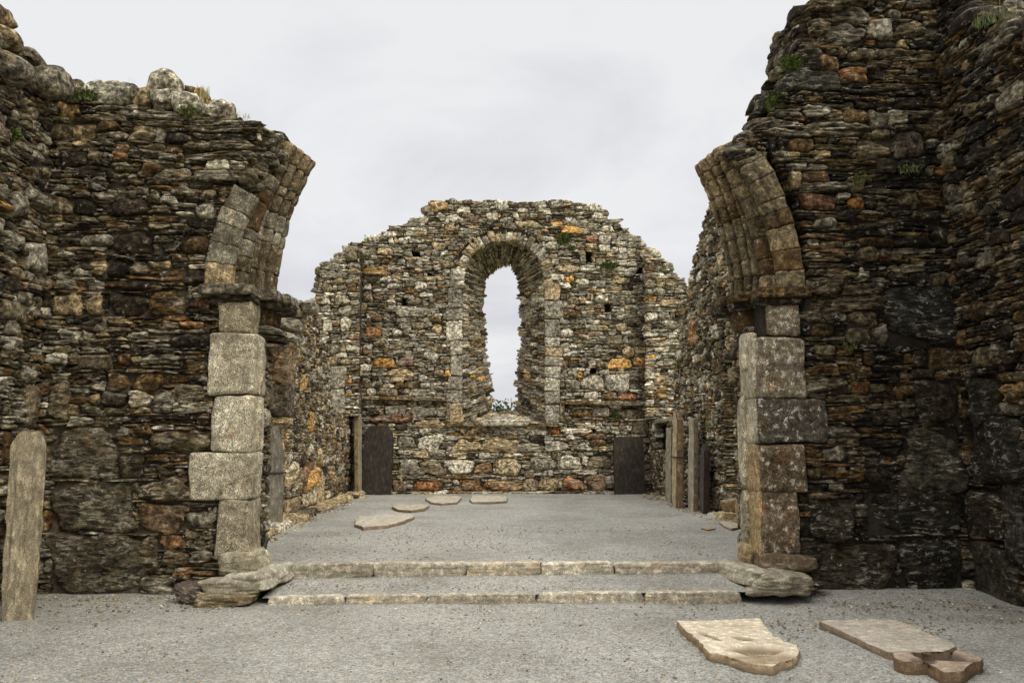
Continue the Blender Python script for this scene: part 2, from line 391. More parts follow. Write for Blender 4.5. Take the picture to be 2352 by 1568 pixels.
def gravel_mat(name, dampx=True):
    m, nt, b = nodes(name); co = nt.nodes.new('ShaderNodeTexCoord').outputs['Object']
    wob = nt.nodes.new('ShaderNodeVectorMath'); wob.operation = 'MULTIPLY_ADD'
    nv = noise(nt, co, 60, 2, .5, out=1); lk(nt, nv, wob.inputs[0]); wob.inputs[1].default_value = (.012,) * 3; lk(nt, co, wob.inputs[2]); p = wob.outputs[0]
    vo = nt.nodes.new('ShaderNodeTexVoronoi'); vo.inputs['Scale'].default_value = 62; lk(nt, p, vo.inputs['Vector'])
    v2 = nt.nodes.new('ShaderNodeTexVoronoi'); v2.inputs['Scale'].default_value = 125; lk(nt, p, v2.inputs['Vector'])
    sx = nt.nodes.new('ShaderNodeSeparateColor'); lk(nt, vo.outputs['Color'], sx.inputs[0])
    tone = ramp(nt, sx.outputs[0], (0, (.10, .098, .08)), (.25, (.23, .233, .197)), (.6, (.335, .335, .29)), (1, (.56, .54, .465)))
    s2 = nt.nodes.new('ShaderNodeSeparateColor'); lk(nt, v2.outputs['Color'], s2.inputs[0])
    c = mixc(nt, .45, tone, ramp(nt, s2.outputs[1], (0, .10), (.5, .36), (1, .62)))
    warm = ramp(nt, sx.outputs[1], (.86, 0.), (.9, .5)); c = mixc(nt, warm, c, (.34, .24, .15))
    v3 = nt.nodes.new('ShaderNodeTexVoronoi'); v3.inputs['Scale'].default_value = 38; lk(nt, p, v3.inputs['Vector']); s3 = nt.nodes.new('ShaderNodeSeparateColor'); lk(nt, v3.outputs['Color'], s3.inputs[0])
    sel = math_(nt, 'MULTIPLY', ramp(nt, s3.outputs[2], (.86, 0.), (.88, 1.)), ramp(nt, v3.outputs['Distance'], (.30, 1.), (.42, 0.)))
    c = mixc(nt, math_(nt, 'MULTIPLY', sel, .5), c, (.10, .085, .065))
    c = mixc(nt, 1.0, c, ramp(nt, noise(nt, co, .9, 5, .6), (.3, (.76, .75, .70)), (.5, (1.0, 1.0, .97)), (.7, (1.16, 1.15, 1.12))), 'MULTIPLY')
    c = mixc(nt, 1.0, c, ramp(nt, noise(nt, co, 9, 4, .6), (.3, .88), (.7, 1.12)), 'MULTIPLY')
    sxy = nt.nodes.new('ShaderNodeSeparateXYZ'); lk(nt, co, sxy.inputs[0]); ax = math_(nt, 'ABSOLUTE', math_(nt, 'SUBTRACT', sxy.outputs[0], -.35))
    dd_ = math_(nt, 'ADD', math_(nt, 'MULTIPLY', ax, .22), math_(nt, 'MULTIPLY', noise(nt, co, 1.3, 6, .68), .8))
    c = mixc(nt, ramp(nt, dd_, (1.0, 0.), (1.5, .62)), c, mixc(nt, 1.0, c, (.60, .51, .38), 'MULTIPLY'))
    c = mixc(nt, 1.0, c, (1.06, 1.045, 1.0), 'MULTIPLY')
    lk(nt, c, b.inputs['Base Color']); b.inputs['Roughness'].default_value = .93; b.inputs['Specular IOR Level'].default_value = .2
    h = math_(nt, 'ADD', math_(nt, 'MULTIPLY', vo.outputs['Distance'], -1.0), math_(nt, 'MULTIPLY', v2.outputs['Distance'], -.5))
    bp = nt.nodes.new('ShaderNodeBump'); bp.inputs['Strength'].default_value = .8; bp.inputs['Distance'].default_value = .012; lk(nt, h, bp.inputs['Height'])
    lk(nt, bp.outputs[0], b.inputs['Normal']); return m

def simple_mat(name, col, rough=.8, var=.25, scale=20):
    m, nt, b = nodes(name); co = nt.nodes.new('ShaderNodeTexCoord').outputs['Object']
    c = mixc(nt, 1.0, col, ramp(nt, noise(nt, co, scale, 4), (.3, 1 - var), (.7, 1 + var)), 'MULTIPLY')
    lk(nt, c, b.inputs['Base Color']); b.inputs['Roughness'].default_value = rough; return m

M_RUB = rubble_mat('rubble_arch_wall', lichen=.62, moss=.69, dark=.9, gain=1.25, fleck=.525)
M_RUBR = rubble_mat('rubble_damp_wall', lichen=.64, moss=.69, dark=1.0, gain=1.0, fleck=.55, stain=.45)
M_EAST = rubble_mat('rubble_east_wall', lichen=.60, moss=.68, dark=.5, bump=1.1, fleck=.515, gain=1.62, fs=8, stain=.2, tint=(.985, .945))
M_SIDE = rubble_mat('rubble_chancel_side', lichen=.60, moss=.68, dark=.45, bump=1.1, fleck=.52, gain=1.6, fs=10, stain=.35, tint=(.98, .93))
M_DRESS = rubble_mat('dressed_granite', lichen=.68, moss=.80, dark=.9, bump=.18, grain=1.0, tonef=.32, gain=1.2, stain=.6)
M_DRESSR = rubble_mat('dressed_granite_stained', lichen=.555, moss=.76, dark=1.0, bump=.22, grain=1.0, tonef=.6, gain=1.05, stain=1.0)
M_ARCH = rubble_mat('arch_stone', lichen=.63, moss=.76, dark=1.0, bump=.25, grain=.9, tonef=.6, gain=1.05, stain=.4)
M_SLAB = rubble_mat('slab_stone', lichen=.76, moss=.85, dark=.25, bump=.06, grain=.3, tonef=.25, stain=.25)
M_STEP = rubble_mat('step_stone', lichen=.72, moss=.80, dark=.45, bump=.14, grain=.5, tonef=.45, gain=1.15, stain=.4)
M_OCHRE = rubble_mat('ochre_slab', lichen=.76, moss=.85, dark=.3, bump=.12, grain=.4, tonef=.4, stain=.55, stretch=(2, 2, .8), fleck=.66)
M_UP = rubble_mat('upright_slab', lichen=.74, moss=.85, dark=.5, bump=.14, grain=.5, tonef=.32, stain=.25, stretch=(2, 2, .8), fleck=.66)
M_MORT = mortar_mat('mortar_brown', (.09, .073, .048)); M_MORTD = mortar_mat('mortar_dark', (.045, .034, .021)); M_MORTL = mortar_mat('mortar_grey', (.12, .092, .058))
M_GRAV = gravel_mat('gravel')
M_GRASS = simple_mat('grass_blades', (.12, .145, .035), .7, .4, 8); M_STRAW = simple_mat('dry_grass', (.36, .29, .12), .7, .3, 8)
M_FERN = simple_mat('fern_leaf', (.10, .14, .022), .6, .4, 30)
M_IRON = simple_mat('rusty_iron', (.03, .022, .018), .6, .3, 60)
M_BARK = simple_mat('bark', (.10, .085, .07), .9, .3, 12); M_LEAF = simple_mat('far_leaf', (.06, .09, .03), .7, .4, 3)

# ------------------------------------------------------------------ ground
def sheet(name, x0, x1, y0, y1, z, nx, ny, mat, amp=.01, zfun=None, mask=None):
    gx, gy = np.meshgrid(np.linspace(x0, x1, nx), np.linspace(y0, y1, ny))
    P = np.stack([gx, gy, np.full_like(gx, z)], 2); P[..., 2] += amp * vnoise(np.stack([gx * .8, gy * .8, gx * 0], 2), 7) + amp * .5 * vnoise(np.stack([gx * 3, gy * 3, gx * 0], 2), 8)
    if zfun: P[..., 2] += zfun(gx, gy)
    ii = np.arange(nx * ny).reshape(ny, nx); q = np.stack([ii[:-1, :-1], ii[:-1, 1:], ii[1:, 1:], ii[1:, :-1]], 2)
    q = q.reshape(-1, 4) if mask is None else q[mask(gx[:-1, :-1], gy[:-1, :-1])]
    o = mk_mesh(name, P.reshape(-1, 3), q, None, mat, True, None, (0, 0, 0)); return o
def big_ground(gx, gy): return np.where(gy > 26, np.clip(gy - 26, 0, 60) * .028, 0)
g = sheet('ground', -500, 500, -60, 900, -.06, 101, 97, M_GRASS, .0, big_ground); g['kind'] = 'structure'
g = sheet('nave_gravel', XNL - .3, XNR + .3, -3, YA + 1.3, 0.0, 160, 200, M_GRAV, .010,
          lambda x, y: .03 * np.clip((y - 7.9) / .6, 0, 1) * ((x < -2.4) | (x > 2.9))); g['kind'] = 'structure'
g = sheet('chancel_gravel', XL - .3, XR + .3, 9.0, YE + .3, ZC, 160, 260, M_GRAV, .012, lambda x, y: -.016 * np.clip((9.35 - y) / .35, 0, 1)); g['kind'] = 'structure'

# ------------------------------------------------------------------ styles of rubble
def chooser(cols, ws):
    ws = np.array(ws, float) / sum(ws)
    return lambda rng: cols[rng.choice(len(cols), p=ws)]
def make_style(pc, sl=.6, md=.28, wl=(.10, .36), hl=(.024, .062), wm=(.08, .22), hm=(.05, .12), lc=None, big=1.0):
    lc = lc or pc
    def f(rng, u, v):
        r = rng.random()
        if r < sl: return rng.uniform(*wl), rng.uniform(*hl), pc(rng), 's'
        if r < sl + md: return rng.uniform(*wm), rng.uniform(*hm), lc(rng), 'm'
        s = rng.uniform(.14, .26) * big
        return s * rng.uniform(1.1, 1.7), s * rng.uniform(.7, 1.0), lc(rng), 'r' if rng.random() < .5 else 'b'
    return f
C_DARK = chooser(['dark', 'brown', 'mid', 'grey', 'light', 'rust', 'olive', 'tan'], [28, 18, 24, 16, 6, 2, 3, 7])
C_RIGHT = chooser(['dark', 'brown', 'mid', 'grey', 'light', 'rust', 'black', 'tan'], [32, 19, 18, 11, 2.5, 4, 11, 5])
C_EAST = chooser(['dark', 'brown', 'mid', 'grey', 'light', 'rust', 'olive', 'tan', 'orange'], [19, 10, 22, 32, 13, 1., 4, 6, .3])
C_EASTM = chooser(['dark', 'brown', 'mid', 'grey', 'light', 'rust', 'tan', 'orange'], [8, 7, 16, 34, 24, 2.5, 12, 1.0])
C_SIDE = chooser(['dark', 'brown', 'mid', 'grey', 'light', 'rust', 'tan', 'orange', 'olive'], [12, 12, 20, 22, 11, 3, 13, 2, 4])
ST_AL = make_style(C_DARK, .38, .50, wl=(.12, .36), hl=(.028, .075), wm=(.10, .28), hm=(.06, .14))
ST_AR = make_style(C_RIGHT, .42, .44, wl=(.15, .48), hl=(.03, .085), wm=(.12, .32), hm=(.07, .15))
ST_E = make_style(C_EAST, .42, .45, lc=C_EASTM, wl=(.14, .42), wm=(.14, .34), hm=(.07, .16), hl=(.03, .08), big=1.15)
ST_SL = make_style(C_SIDE, .35, .50, wl=(.10, .3), big=1.0)
ST_SR = make_style(C_RIGHT, .40, .46, wl=(.10, .3), lc=C_EAST)

def kbox(fr, L): return [(*fr.box(*k[:4]), *k[4:]) for k in L]
def extend(poly_v, poly_f, store): store.append((poly_v, poly_f))
def merge(L):
    V, F, o = [], [], 0
    for v, f in L: V.append(v); F.append(f + o); o += len(v)
    return np.concatenate(V), np.concatenate(F)

def block(name, box, col, mat, parent, k=12., amp=.03, n=14, lam=.05, seed=0, prot=0, taper=None):
    """one dressed stone: box = (x0,x1,y0,y1,z0,z1)"""
    S = Stones(seed + int(abs(box[0] * 100) + abs(box[4] * 1000)))
    x0, x1, y0, y1, z0, z1 = box
    S.add(((x0 + x1) / 2, (y0 + y1) / 2, (z0 + z1) / 2), (1, 0, 0), (0, 0, 1), (0, -1, 0), ((x1 - x0) / 2, (z1 - z0) / 2, (y1 - y0) / 2), k, amp, col, lam, n)
    if parent is not None: return S.build(name, mat, parent)
    return S.build(name, mat, None, ((x0 + x1) / 2, (y0 + y1) / 2, z0))

FA = Frame(1, YA, -1)
# ------------------------------------------------------------------ left half of the chancel arch wall
left = thing('arch_wall', (-3.4, YA + TA / 2, 0), 'left broken half of the rubble wall with the chancel arch, round boulders along its top', 'stone wall', 'two halves of the broken arch wall'); left['kind'] = 'thing'
polyL = FA.pts([('m', -4.62, -.15), ('m', -2.42, -.15), ('m', -2.42, 3.02), (475, 655), (485, 590), (510, 510), (541, 424), (575, 362), (603, 318), (597, 277), (520, 266), (450, 258), (300, 240), (282, 230), (200, 230), (130, 222), (100, 210)])
S = Stones(11)
kL = kbox(FA, [
 (118, 978, 268, 1100, (.12, .10, .065), 'B'), (118, 1104, 303, 1224, (.12, .10, .065), 'B'), (118, 1228, 340, 1366, (.12, .10, .065), 'B'), (318, 1153, 418, 1224, (.20, .135, .075), 'b'),
 (422, 1172, 494, 1214, 'grey', 'r'), (365, 1228, 425, 1262, 'rust', 'r'), (318, 1232, 362, 1300, 'mid', 'm'), (372, 1266, 432, 1302, 'mid', 'm'), (436, 1262, 486, 1292, 'grey', 'm'),
 (318, 1325, 400, 1368, 'grey', 'm'), (402, 1330, 486, 1368, 'purple', 'm'), (345, 988, 478, 1036, 'mid', 'm'), (270, 1040, 330, 1098, 'dark', 'b'), (318, 1104, 430, 1150, 'mid', 'm'),
 (118, 673, 190, 726, 'tan', 'r'), (196, 680, 236, 724, 'tan', 'r'), (246, 672, 345, 724, 'dark', 'r'), (347, 662, 430, 724, 'brown', 'm'), (432, 681, 486, 711, (.22, .12, .07), 'r'),
 (252, 455, 345, 497, 'dark', 'r'), (164, 452, 222, 492, 'black', 'r'), (258, 527, 352, 584, 'dark', 'r'), (448, 470, 494, 503, 'light', 'r'), (410, 540, 478, 582, 'brown', 'r'),
 (285, 640, 368, 668, 'dark', 'r'), (180, 380, 260, 410, 'dark', 'm'), (206, 395, 250, 440, 'dark', 'm'), (322, 372, 400, 408, 'brown', 'm'), (360, 385, 440, 415, 'mid', 'm'),
 (448, 390, 530, 416, 'grey', 's'), (262, 330, 296, 372, 'rust', 'm'), (300, 290, 358, 322, 'tan', 'm'), (135, 345, 200, 385, 'dark', 'b'), (268, 812, 302, 842, 'rust', 'r'),
 (345, 655, 372, 668, 'mid', 's'), (112, 880, 160, 960, 'mid', 'm'), (345, 900, 400, 950, 'grey', 'm'), (240, 590, 300, 640, 'black', 'r'), (400, 880, 470, 925, 'mid', 's'),
 (133, 230, 186, 271, (.24, .155, .06), 'r'), (190, 265, 290, 280, 'mid', 's'), (296, 262, 420, 276, 'grey', 's'), (300, 278, 420, 290, 'mid', 's'), (430, 278, 595, 290, 'grey', 's'),
 (430, 292, 592, 305, 'mid', 's'), (440, 307, 590, 322, 'dark', 's'), (430, 324, 586, 344, 'mid', 's'), (420, 346, 582, 366, 'mid', 's'),
])
quoinL = [(503, 673, 577, 766, (.36, .31, .22)), (479, 764, 578, 906, 'pale'), (488, 906, 604, 1037, 'light'), (432, 1037, 567, 1150, 'pale'), (498, 1146, 604, 1284, (.36, .32, .24))]
exL = []
for q in quoinL:
    a, b, c, d = FA.box(*q[:4]); exL.append([(a, b), (c + .3, b), (c + .3, d), (a, d)])
fill(S, FA, polyL, ST_AL, kL, (), exL, n0=8)
# broken stonework above the arch, through the depth of the wall
rng = np.random.default_rng(5)
FAm = Frame(1, YA + .42, -1)
coreL = [(590, 285), (602, 305), (655, 335), (692, 350), (700, 375), (670, 400), (640, 440), (560, 470), (545, 430), (575, 362)]
pm = np.array(coreL, float)
n_ = 0
while n_ < 150:
    u, v = rng.uniform(pm[:, 0].min(), pm[:, 0].max()), rng.uniform(pm[:, 1].min(), pm[:, 1].max())
    if not inpoly(np.array([u]), np.array([v]), coreL)[0]: continue
    dp = rng.uniform(.03, .75); p = on(u, v, 1, YA + dp); n_ += 1
    if math.hypot(p[0] - 1.0, p[2] - 3.1) < 3.68 : continue
    U, V = rot2(np.array([1, 0, 0.]), np.array([0, 0, 1.]), rng.normal(-.15, .15))
    S.add(p, U, V, (0, -1, 0), (rng.uniform(.08, .2), rng.uniform(.03, .07), rng.uniform(.07, .14)), 4, .13, C_DARK(rng), .7, 8)
caps(S, FA, FA.pts([(130, 240), (200, 236), (300, 255), (420, 262), (595, 277)]), TA, .2, .2)
caps(S, FA, FA.pts([(597, 277), (603, 318), (575, 362)]), TA, .2, .1)
# the side of the jamb behind the dressed stones, facing the opening
FJL = Frame(0, XJL - .04, 1)
fill(S, FJL, [(YA + .34, .1), (YA + TA + .02, .1), (YA + TA + .02, 2.55), (YA + .34, 2.75)], make_style(C_EASTM, .3, .5), n0=5)
# broken rear part of the jamb: rough courses under the capital
S.build('masonry', M_RUB, left)
V1, F1 = core(FA, polyL, TA, seed=1, inset=.045)
mk_mesh('mortar_core', V1, F1, None, M_MORTL, True, left)
for i, q in enumerate(quoinL):
    a, b, c, d = FA.box(*q[:4])
    depth = .34 if i < 1 else .42
    block('quoin', (a + .004, XJL - (.0 if i else .05), YA - .045 - .01 * (i % 2), YA + depth, b + .003, d - .003), q[4], M_DRESS, left, k=18, amp=.022, n=26)
a, b, c, d = FA.box(567, 1037, 604, 1145)
block('quoin', (a + .004, XJL, YA - .03, YA + .4, b + .003, (b + d) / 2), 'pale', M_DRESS, left, n=12)
block('quoin', (a + .004, XJL - .01, YA - .04, YA + .4, (b + d) / 2 + .006, d), 'light', M_DRESS, left, n=12)
# attached shaft running up the arris of the jamb
for (z0, z1) in ((FA.px(580, 905)[1], FA.px(580, 768)[1]), (FA.px(580, 1030)[1], FA.px(580, 910)[1])):
    block('jamb_shaft', (XJL - .035, XJL + .045, YA + .10, YA + .21, z0, z1), 'pale', M_DRESS, left, k=2.6, amp=.01, n=14)

# ------------------------------------------------------------------ sweeping arch orders
ZS = 3.10; CX = .20
def profile_resample(P, step=.02):
    out = []
    for (a, b) in zip(P[:-1], P[1:]):
        a, b = np.array(a), np.array(b); m = max(1, int(np.linalg.norm(b - a) / step))
        for i in range(m): out.append(a + (b - a) * i / m)
    out.append(np.array(P[-1])); return np.array(out)
def arch_block(store, side, prof, rout, f0, f1, rng, col, DCX):
    pr = profile_resample(prof)
    top = profile_resample([(prof[-1][0], prof[-1][1]), (prof[-1][0], rout), (prof[0][0], rout), (prof[0][0], prof[0][1])], .05)[1:-1]
    sec = np.concatenate([pr, top]); m = len(sec); ns = max(3, int((f1 - f0) * 2.7 / .022))
    dr, dy = rng.normal(0, .003), rng.normal(0, .003)
    rows = []
    for j in range(ns + 1):
        f = f0 + (f1 - f0) * j / ns
        e = min(j, ns - j); sh = .008 if e == 0 else 0      # worn arrises
        r = sec[:, 1] + dr + sh * np.sign(sec[:, 1].mean() - sec[:, 1]) * -1 * 0
        y = YA + sec[:, 0] + dy
        rr = r + (sh if e == 0 else 0)
        rr = rr + DCX; x = CX - side * DCX + side * rr * math.cos(f); z = ZS + rr * math.sin(f)
        rows.append(np.stack([x, y, z], 1))
    P = np.array(rows).reshape(-1, 3)
    P = P + .009 * np.stack([vnoise(P * 7, 1), vnoise(P * 7, 2), vnoise(P * 7, 3)], 1) + .006 * np.stack([vnoise(P * 23, 1), vnoise(P * 23, 2), vnoise(P * 23, 3)], 1)
    ii = np.arange((ns + 1) * m).reshape(ns + 1, m); jj = np.roll(ii, -1, 1)
    q = np.stack([ii[:-1], jj[:-1], jj[1:], ii[1:]], 2).reshape(-1, 4)
    if side > 0: q = q[:, ::-1]
    c0, c1 = P[ii[0]].mean(0), P[ii[-1]].mean(0)
    n0 = len(P); P = np.concatenate([P, [c0, c1]])
    # caps as quads (degenerate-free: pair up triangles)
    t0 = np.stack([np.full(m, n0), jj[0], ii[0]], 1); t1 = np.stack([np.full(m, n0 + 1), ii[-1], jj[-1]], 1)
    if side > 0: t0 = t0[:, ::-1]; t1 = t1[:, ::-1]
    store['V'].append(P); store['Q'].append(q + store['o']); store['T'].append(np.concatenate([t0, t1]) + store['o'])
    store['C'].append(np.tile(np.array([*(np.array(PAL[col]) * (1 + rng.normal(0, .16))), .15]), (len(P), 1))); store['o'] += len(P)
def arch_order(name, side, prof, rout, fend, n, seed, parent, mat, cols, dcx=.8):
    rng = np.random.default_rng(seed); st = dict(V=[], Q=[], T=[], C=[], o=0)
    cuts = np.linspace(0.0, fend, n + 1) + np.concatenate([[0], rng.normal(0, .012, n - 1), [0]])
    for a, b in zip(cuts[:-1], cuts[1:]): arch_block(st, side, prof, rout, a + .0012, b - .0016, rng, cols[rng.integers(len(cols))], dcx)
    return mk_mesh(name, np.concatenate(st['V']), [np.concatenate(st['Q']), np.concatenate(st['T'])], np.concatenate(st['C']), mat, True, parent)
OUTER = [(-.03, 3.07), (-.03, 2.965), (-.005, 2.95), (-.005, 2.93), (-.03, 2.91), (-.035, 2.87), (-.01, 2.835), (.04, 2.82), (.075, 2.835), (.09, 2.87), (.09, 2.925), (.12, 2.935), (.14, 2.90), (.16, 2.875), (.22, 2.87), (.225, 2.95)]
MIDDLE = [(.20, 2.90), (.21, 2.80), (.235, 2.765), (.28, 2.75), (.34, 2.75), (.39, 2.765), (.425, 2.80), (.44, 2.86)]
INNER = []
for i_ in range(31):
    q_ = i_ / 30; o_ = .085 * abs(math.sin(3 * math.pi * q_)) ** .6 - .045; INNER.append((.41 + .31 * q_ - .60 * o_, 2.79 - .21 * q_ - .80 * o_))
INNER += [(.75, 2.565), (.80, 2.56), (.85, 2.57), (.86, 2.62)]
R_ = math.radians
AC = ['tan', 'mid', 'pale', 'grey', 'tan', 'grey']
arch_order('outer_order', -1, OUTER, 3.10, R_(28.5), 5, 1, left, M_ARCH, ['tan', 'grey', 'pale', 'grey'], -.9)
arch_order('middle_order', -1, MIDDLE, 3.05, R_(27.5), 7, 2, left, M_ARCH, ['mid', 'brown', 'grey', 'mid'], -.15)
arch_order('inner_order', -1, INNER, 3.0, R_(27.9), 9, 3, left, M_ARCH, ['grey', 'mid', 'tan', 'mid', 'grey'])

def abacus(side, parent, x_out, mat, col):
    """impost moulding, stepping round the orders of the jamb"""
    S = Stones(41 + side); z0, z1 = 2.985, 3.095
    segs = [(x_out, 2.60, -.13, .26), (2.74, 2.42, .20, .48), (2.62, 2.35, .44, .93)]
    for (ra, rb, ya, yb) in segs:
        xa, xb = sorted((CX + side * ra, CX + side * rb)); 
        S.add(((xa + xb) / 2, YA + (ya + yb) / 2, (z0 + z1) / 2), (1, 0, 0), (0, 0, 1), (0, -1, 0), ((xb - xa) / 2 + .01, (z1 - z0) / 2, (yb - ya) / 2 + .01), 8, .03, col, .25, 18)
        S.add(((xa + xb) / 2 - side * .03, YA + (ya + yb) / 2 + .03, z0 - .03), (1, 0, 0), (0, 0, 1), (0, -1, 0), ((xb - xa) / 2 - .03, .05, (yb - ya) / 2 - .02), 5, .04, 'dark', .5, 12)
    return S.build('abacus', mat, parent)
abacus(-1, left, 3.12, M_RUB, 'grey')
S = Stones(51)   # fluted capital fragment under the abacus and rough bed stones below it
for i in range(5):
    S.add((XJL - .02 + .0, YA + .44 + i * .085, 2.84), (0, 1, 0), (0, 0, 1), (1, 0, 0), (.045, .10, .07), 3.4, .05, 'brown', .2, 8)
S.add((XJL - .15, YA + .6, 2.84), (1, 0, 0), (0, 0, 1), (0, -1, 0), (.15, .11, .22), 8, .05, 'brown', .3, 12)
S.build('capital', M_ARCH, left)
S = Stones(52)
for (z, h, x, c) in ((2.68, .055, -.06, 'grey'), (2.59, .03, -.03, 'dark'), (2.52, .03, -.08, 'mid')):
    S.add((XJL + x, YA + .58, z), (1, 0, 0), (0, 0, 1), (0, -1, 0), (.2, h, .26), 5, .1, c, .9, 12)
S.build('bed_stone', M_RUB, left)
# return wall stub behind the jamb
S = Stones(53)
FB = Frame(1, 10.35, -1)
for (x0, y0, x1, y1, c, kk) in ((626, 800, 664, 884, (.21, .145, .075), 10), (612, 880, 662, 952, (.10, .075, .05), 10), (600, 745, 640, 764, 'grey', 5), (608, 762, 680, 782, 'light', 5),
                                (600, 782, 668, 800, 'tan', 5), (628, 690, 700, 706, 'grey', 4), (640, 700, 692, 726, 'grey', 3.2), (634, 728, 690, 760, 'grey', 3.2), (605, 705, 640, 742, 'brown', 5), (600, 955, 660, 976, 'tan', 5), (690, 690, 722, 715, 'grey', 4)):
    a, b, c_, d = FB.box(x0, y0, x1, y1)
    S.add(FB.w((a + c_) / 2, (b + d) / 2, -.17), FB.U, FB.V, FB.N, ((c_ - a) / 2, (d - b) / 2, .22), kk, .08, c, .5, 14)

# ------------------------------------------------------------------ right half
right = thing('arch_wall', (3.8, YA + TA / 2, 0), 'taller dark right half of the arch wall, its broken edge sloping up beside the stump', 'stone wall', 'two halves of the broken arch wall'); right['kind'] = 'thing'
polyR = FA.pts([('m', 2.80, -.15), ('m', 5.0, -.15), ('m', 5.0, 6.6), (2165, -30), (1975, -28), (1930, -2), (1845, 12), (1850, 78), (1866, 98), (1815, 140), (1800, 185), (1787, 228), (1762, 268), (1742, 292), (1708, 328), (1765, 345), (1790, 385), (1822, 450), (1845, 550), (1858, 655), ('m', 2.80, 3.02)])
SR = Stones(12)
kR = kbox(FA, [
 (1862, 1146, 1968, 1243, (.075, .065, .042), 'B'), (1836, 1243, 2060, 1374, (.085, .072, .046), 'B'), (2064, 1232, 2212, 1370, (.042, .038, .026), 'B'), (2078, 985, 2210, 1130, (.10, .09, .058), 'B'),
 (1995, 1130, 2212, 1228, (.042, .038, .026), 'B'), (2034, 656, 2205, 790, (.050, .048, .038), 'B'), (2150, 840, 2210, 870, 'brown', 'm'), (2130, 795, 2205, 850, 'brown', 'b'), (2100, 870, 2208, 975, 'dark', 'b'),
 (1994, 48, 2052, 90, 'light', 'b'), (1925, 156, 1995, 190, (.30, .15, .06), 'm'), (1872, 124, 1932, 165, (.30, .19, .09), 'r'), (1883, 60, 1990, 105, 'grey', 'm'), (1910, 15, 2000, 55, 'grey', 'm'),
 (1800, 168, 1920, 210, (.13, .13, .10), 'm'), (1812, 112, 1900, 158, 'dark', 'm'), (2050, 300, 2128, 364, (.15, .12, .09), 'r'), (1968, 315, 2048, 362, 'mid', 'm'), (1742, 278, 1842, 296, 'grey', 's'),
 (1756, 298, 1860, 314, 'grey', 's'), (1845, 282, 1990, 302, 'grey', 's'), (1862, 300, 1985, 316, 'mid', 's'), (1782, 250, 1840, 270, 'grey', 'm'), (1842, 246, 1905, 268, 'light', 's'), (1996, 296, 2048, 320, 'mid', 'r'),
 (1833, 443, 1925, 481, (.24, .13, .065), 'b'), (1948, 452, 1988, 484, (.36, .17, .05), 'r'), (1838, 420, 1950, 440, 'grey', 's'), (1870, 500, 1925, 526, 'grey', 'r'), (1852, 550, 1880, 568, 'light', 's'), (1850, 580, 1882, 592, 'light', 's'),
 (1780, 345, 1815, 362, 'light', 'r'), (2060, 440, 2120, 486, 'mid', 'r'), (1850, 640, 1932, 676, 'mid', 'm'), (1935, 655, 2030, 680, 'mid', 'm'), (1850, 682, 2030, 716, 'mid', 's'), (1850, 868, 1950, 900, (.26, .225, .16), 'm'),
 (1955, 875, 1998, 906, (.36, .17, .05), 'r'), (1852, 838, 1925, 862, (.20, .12, .05), 's'), (1900, 930, 1990, 950, (.20, .12, .05), 's'), (1895, 905, 2000, 925, 'mid', 's'), (2060, 365, 2130, 400, 'dark', 'm'),
 (1985, 510, 2060, 545, 'dark', 's'), (2055, 225, 2125, 250, 'dark', 'm'), (1955, 200, 2120, 222, 'dark', 's'), (1945, 110, 2010, 140, 'mid', 's'), (2060, 50, 2120, 85, 'mid', 'm'),
])
quoinR = [(1757, 667, 1836, 771, (.26, .215, .155), 7), (1724, 774, 1849, 914, (.30, .25, .18), 9), (1730, 914, 1899, 1018, (.14, .125, .10), 9), (1729, 1020, 1852, 1130, (.22, .165, .11), 9), (1734, 1126, 1836, 1276, (.25, .19, .13), 9)]
exR = []
for q in quoinR:
    a, b, c, d = FA.box(*q[:4]); exR.append([(a - .3, b), (c, b), (c, d), (a - .3, d)])
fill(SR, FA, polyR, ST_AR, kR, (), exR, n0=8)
caps(SR, FA, FA.pts([(1860, 98), (1815, 140), (1800, 185), (1787, 228), (1762, 268), (1742, 292), (1708, 328)]), TA, .22, .12, size=(.14, .06, .14), cols=('dark', 'mid', 'grey'))
caps(SR, FA, FA.pts([(1845, 14), (1850, 78), (1864, 98)]), TA, .12, .07, size=(.10, .06, .14), cols=('dark', 'mid'), inward=.0)
caps(SR, FA, FA.pts([(1845, 12), (1930, -2), (1975, -28), (2165, -30)]), TA, .2, .25, size=(.22, .06, .14))
for (x0, y0, x1, y1, dp) in ((1838, 8, 1930, 42, .05), (1846, 58, 1900, 90, .08), (1800, 168, 1880, 205, .2), (1765, 226, 1830, 250, .3), (1720, 290, 1800, 310, .35), (1700, 316, 1780, 334, .45), (1862, 98, 1920, 120, .2), (1900, 0, 1990, 24, .0)):
    p0, p1 = on(x0, y0, 1, YA + dp), on(x1, y1, 1, YA + dp)
    SR.add((p0 + p1) / 2, *rot2(np.array([1, 0, 0.]), np.array([0, 0, 1.]), .12 if x0 > 1830 else 0.03), (0, -1, 0), ((p1[0] - p0[0]) / 2, (p0[2] - p1[2]) / 2, .18), 5, .12, 'mid' if x0 % 3 else 'dark', .8, 12)
coreR = [(1640, 385), (1665, 358), (1708, 330), (1760, 300), (1790, 340), (1770, 352), (1740, 380), (1700, 430), (1670, 430)]
pm = np.array(coreR, float); n_ = 0
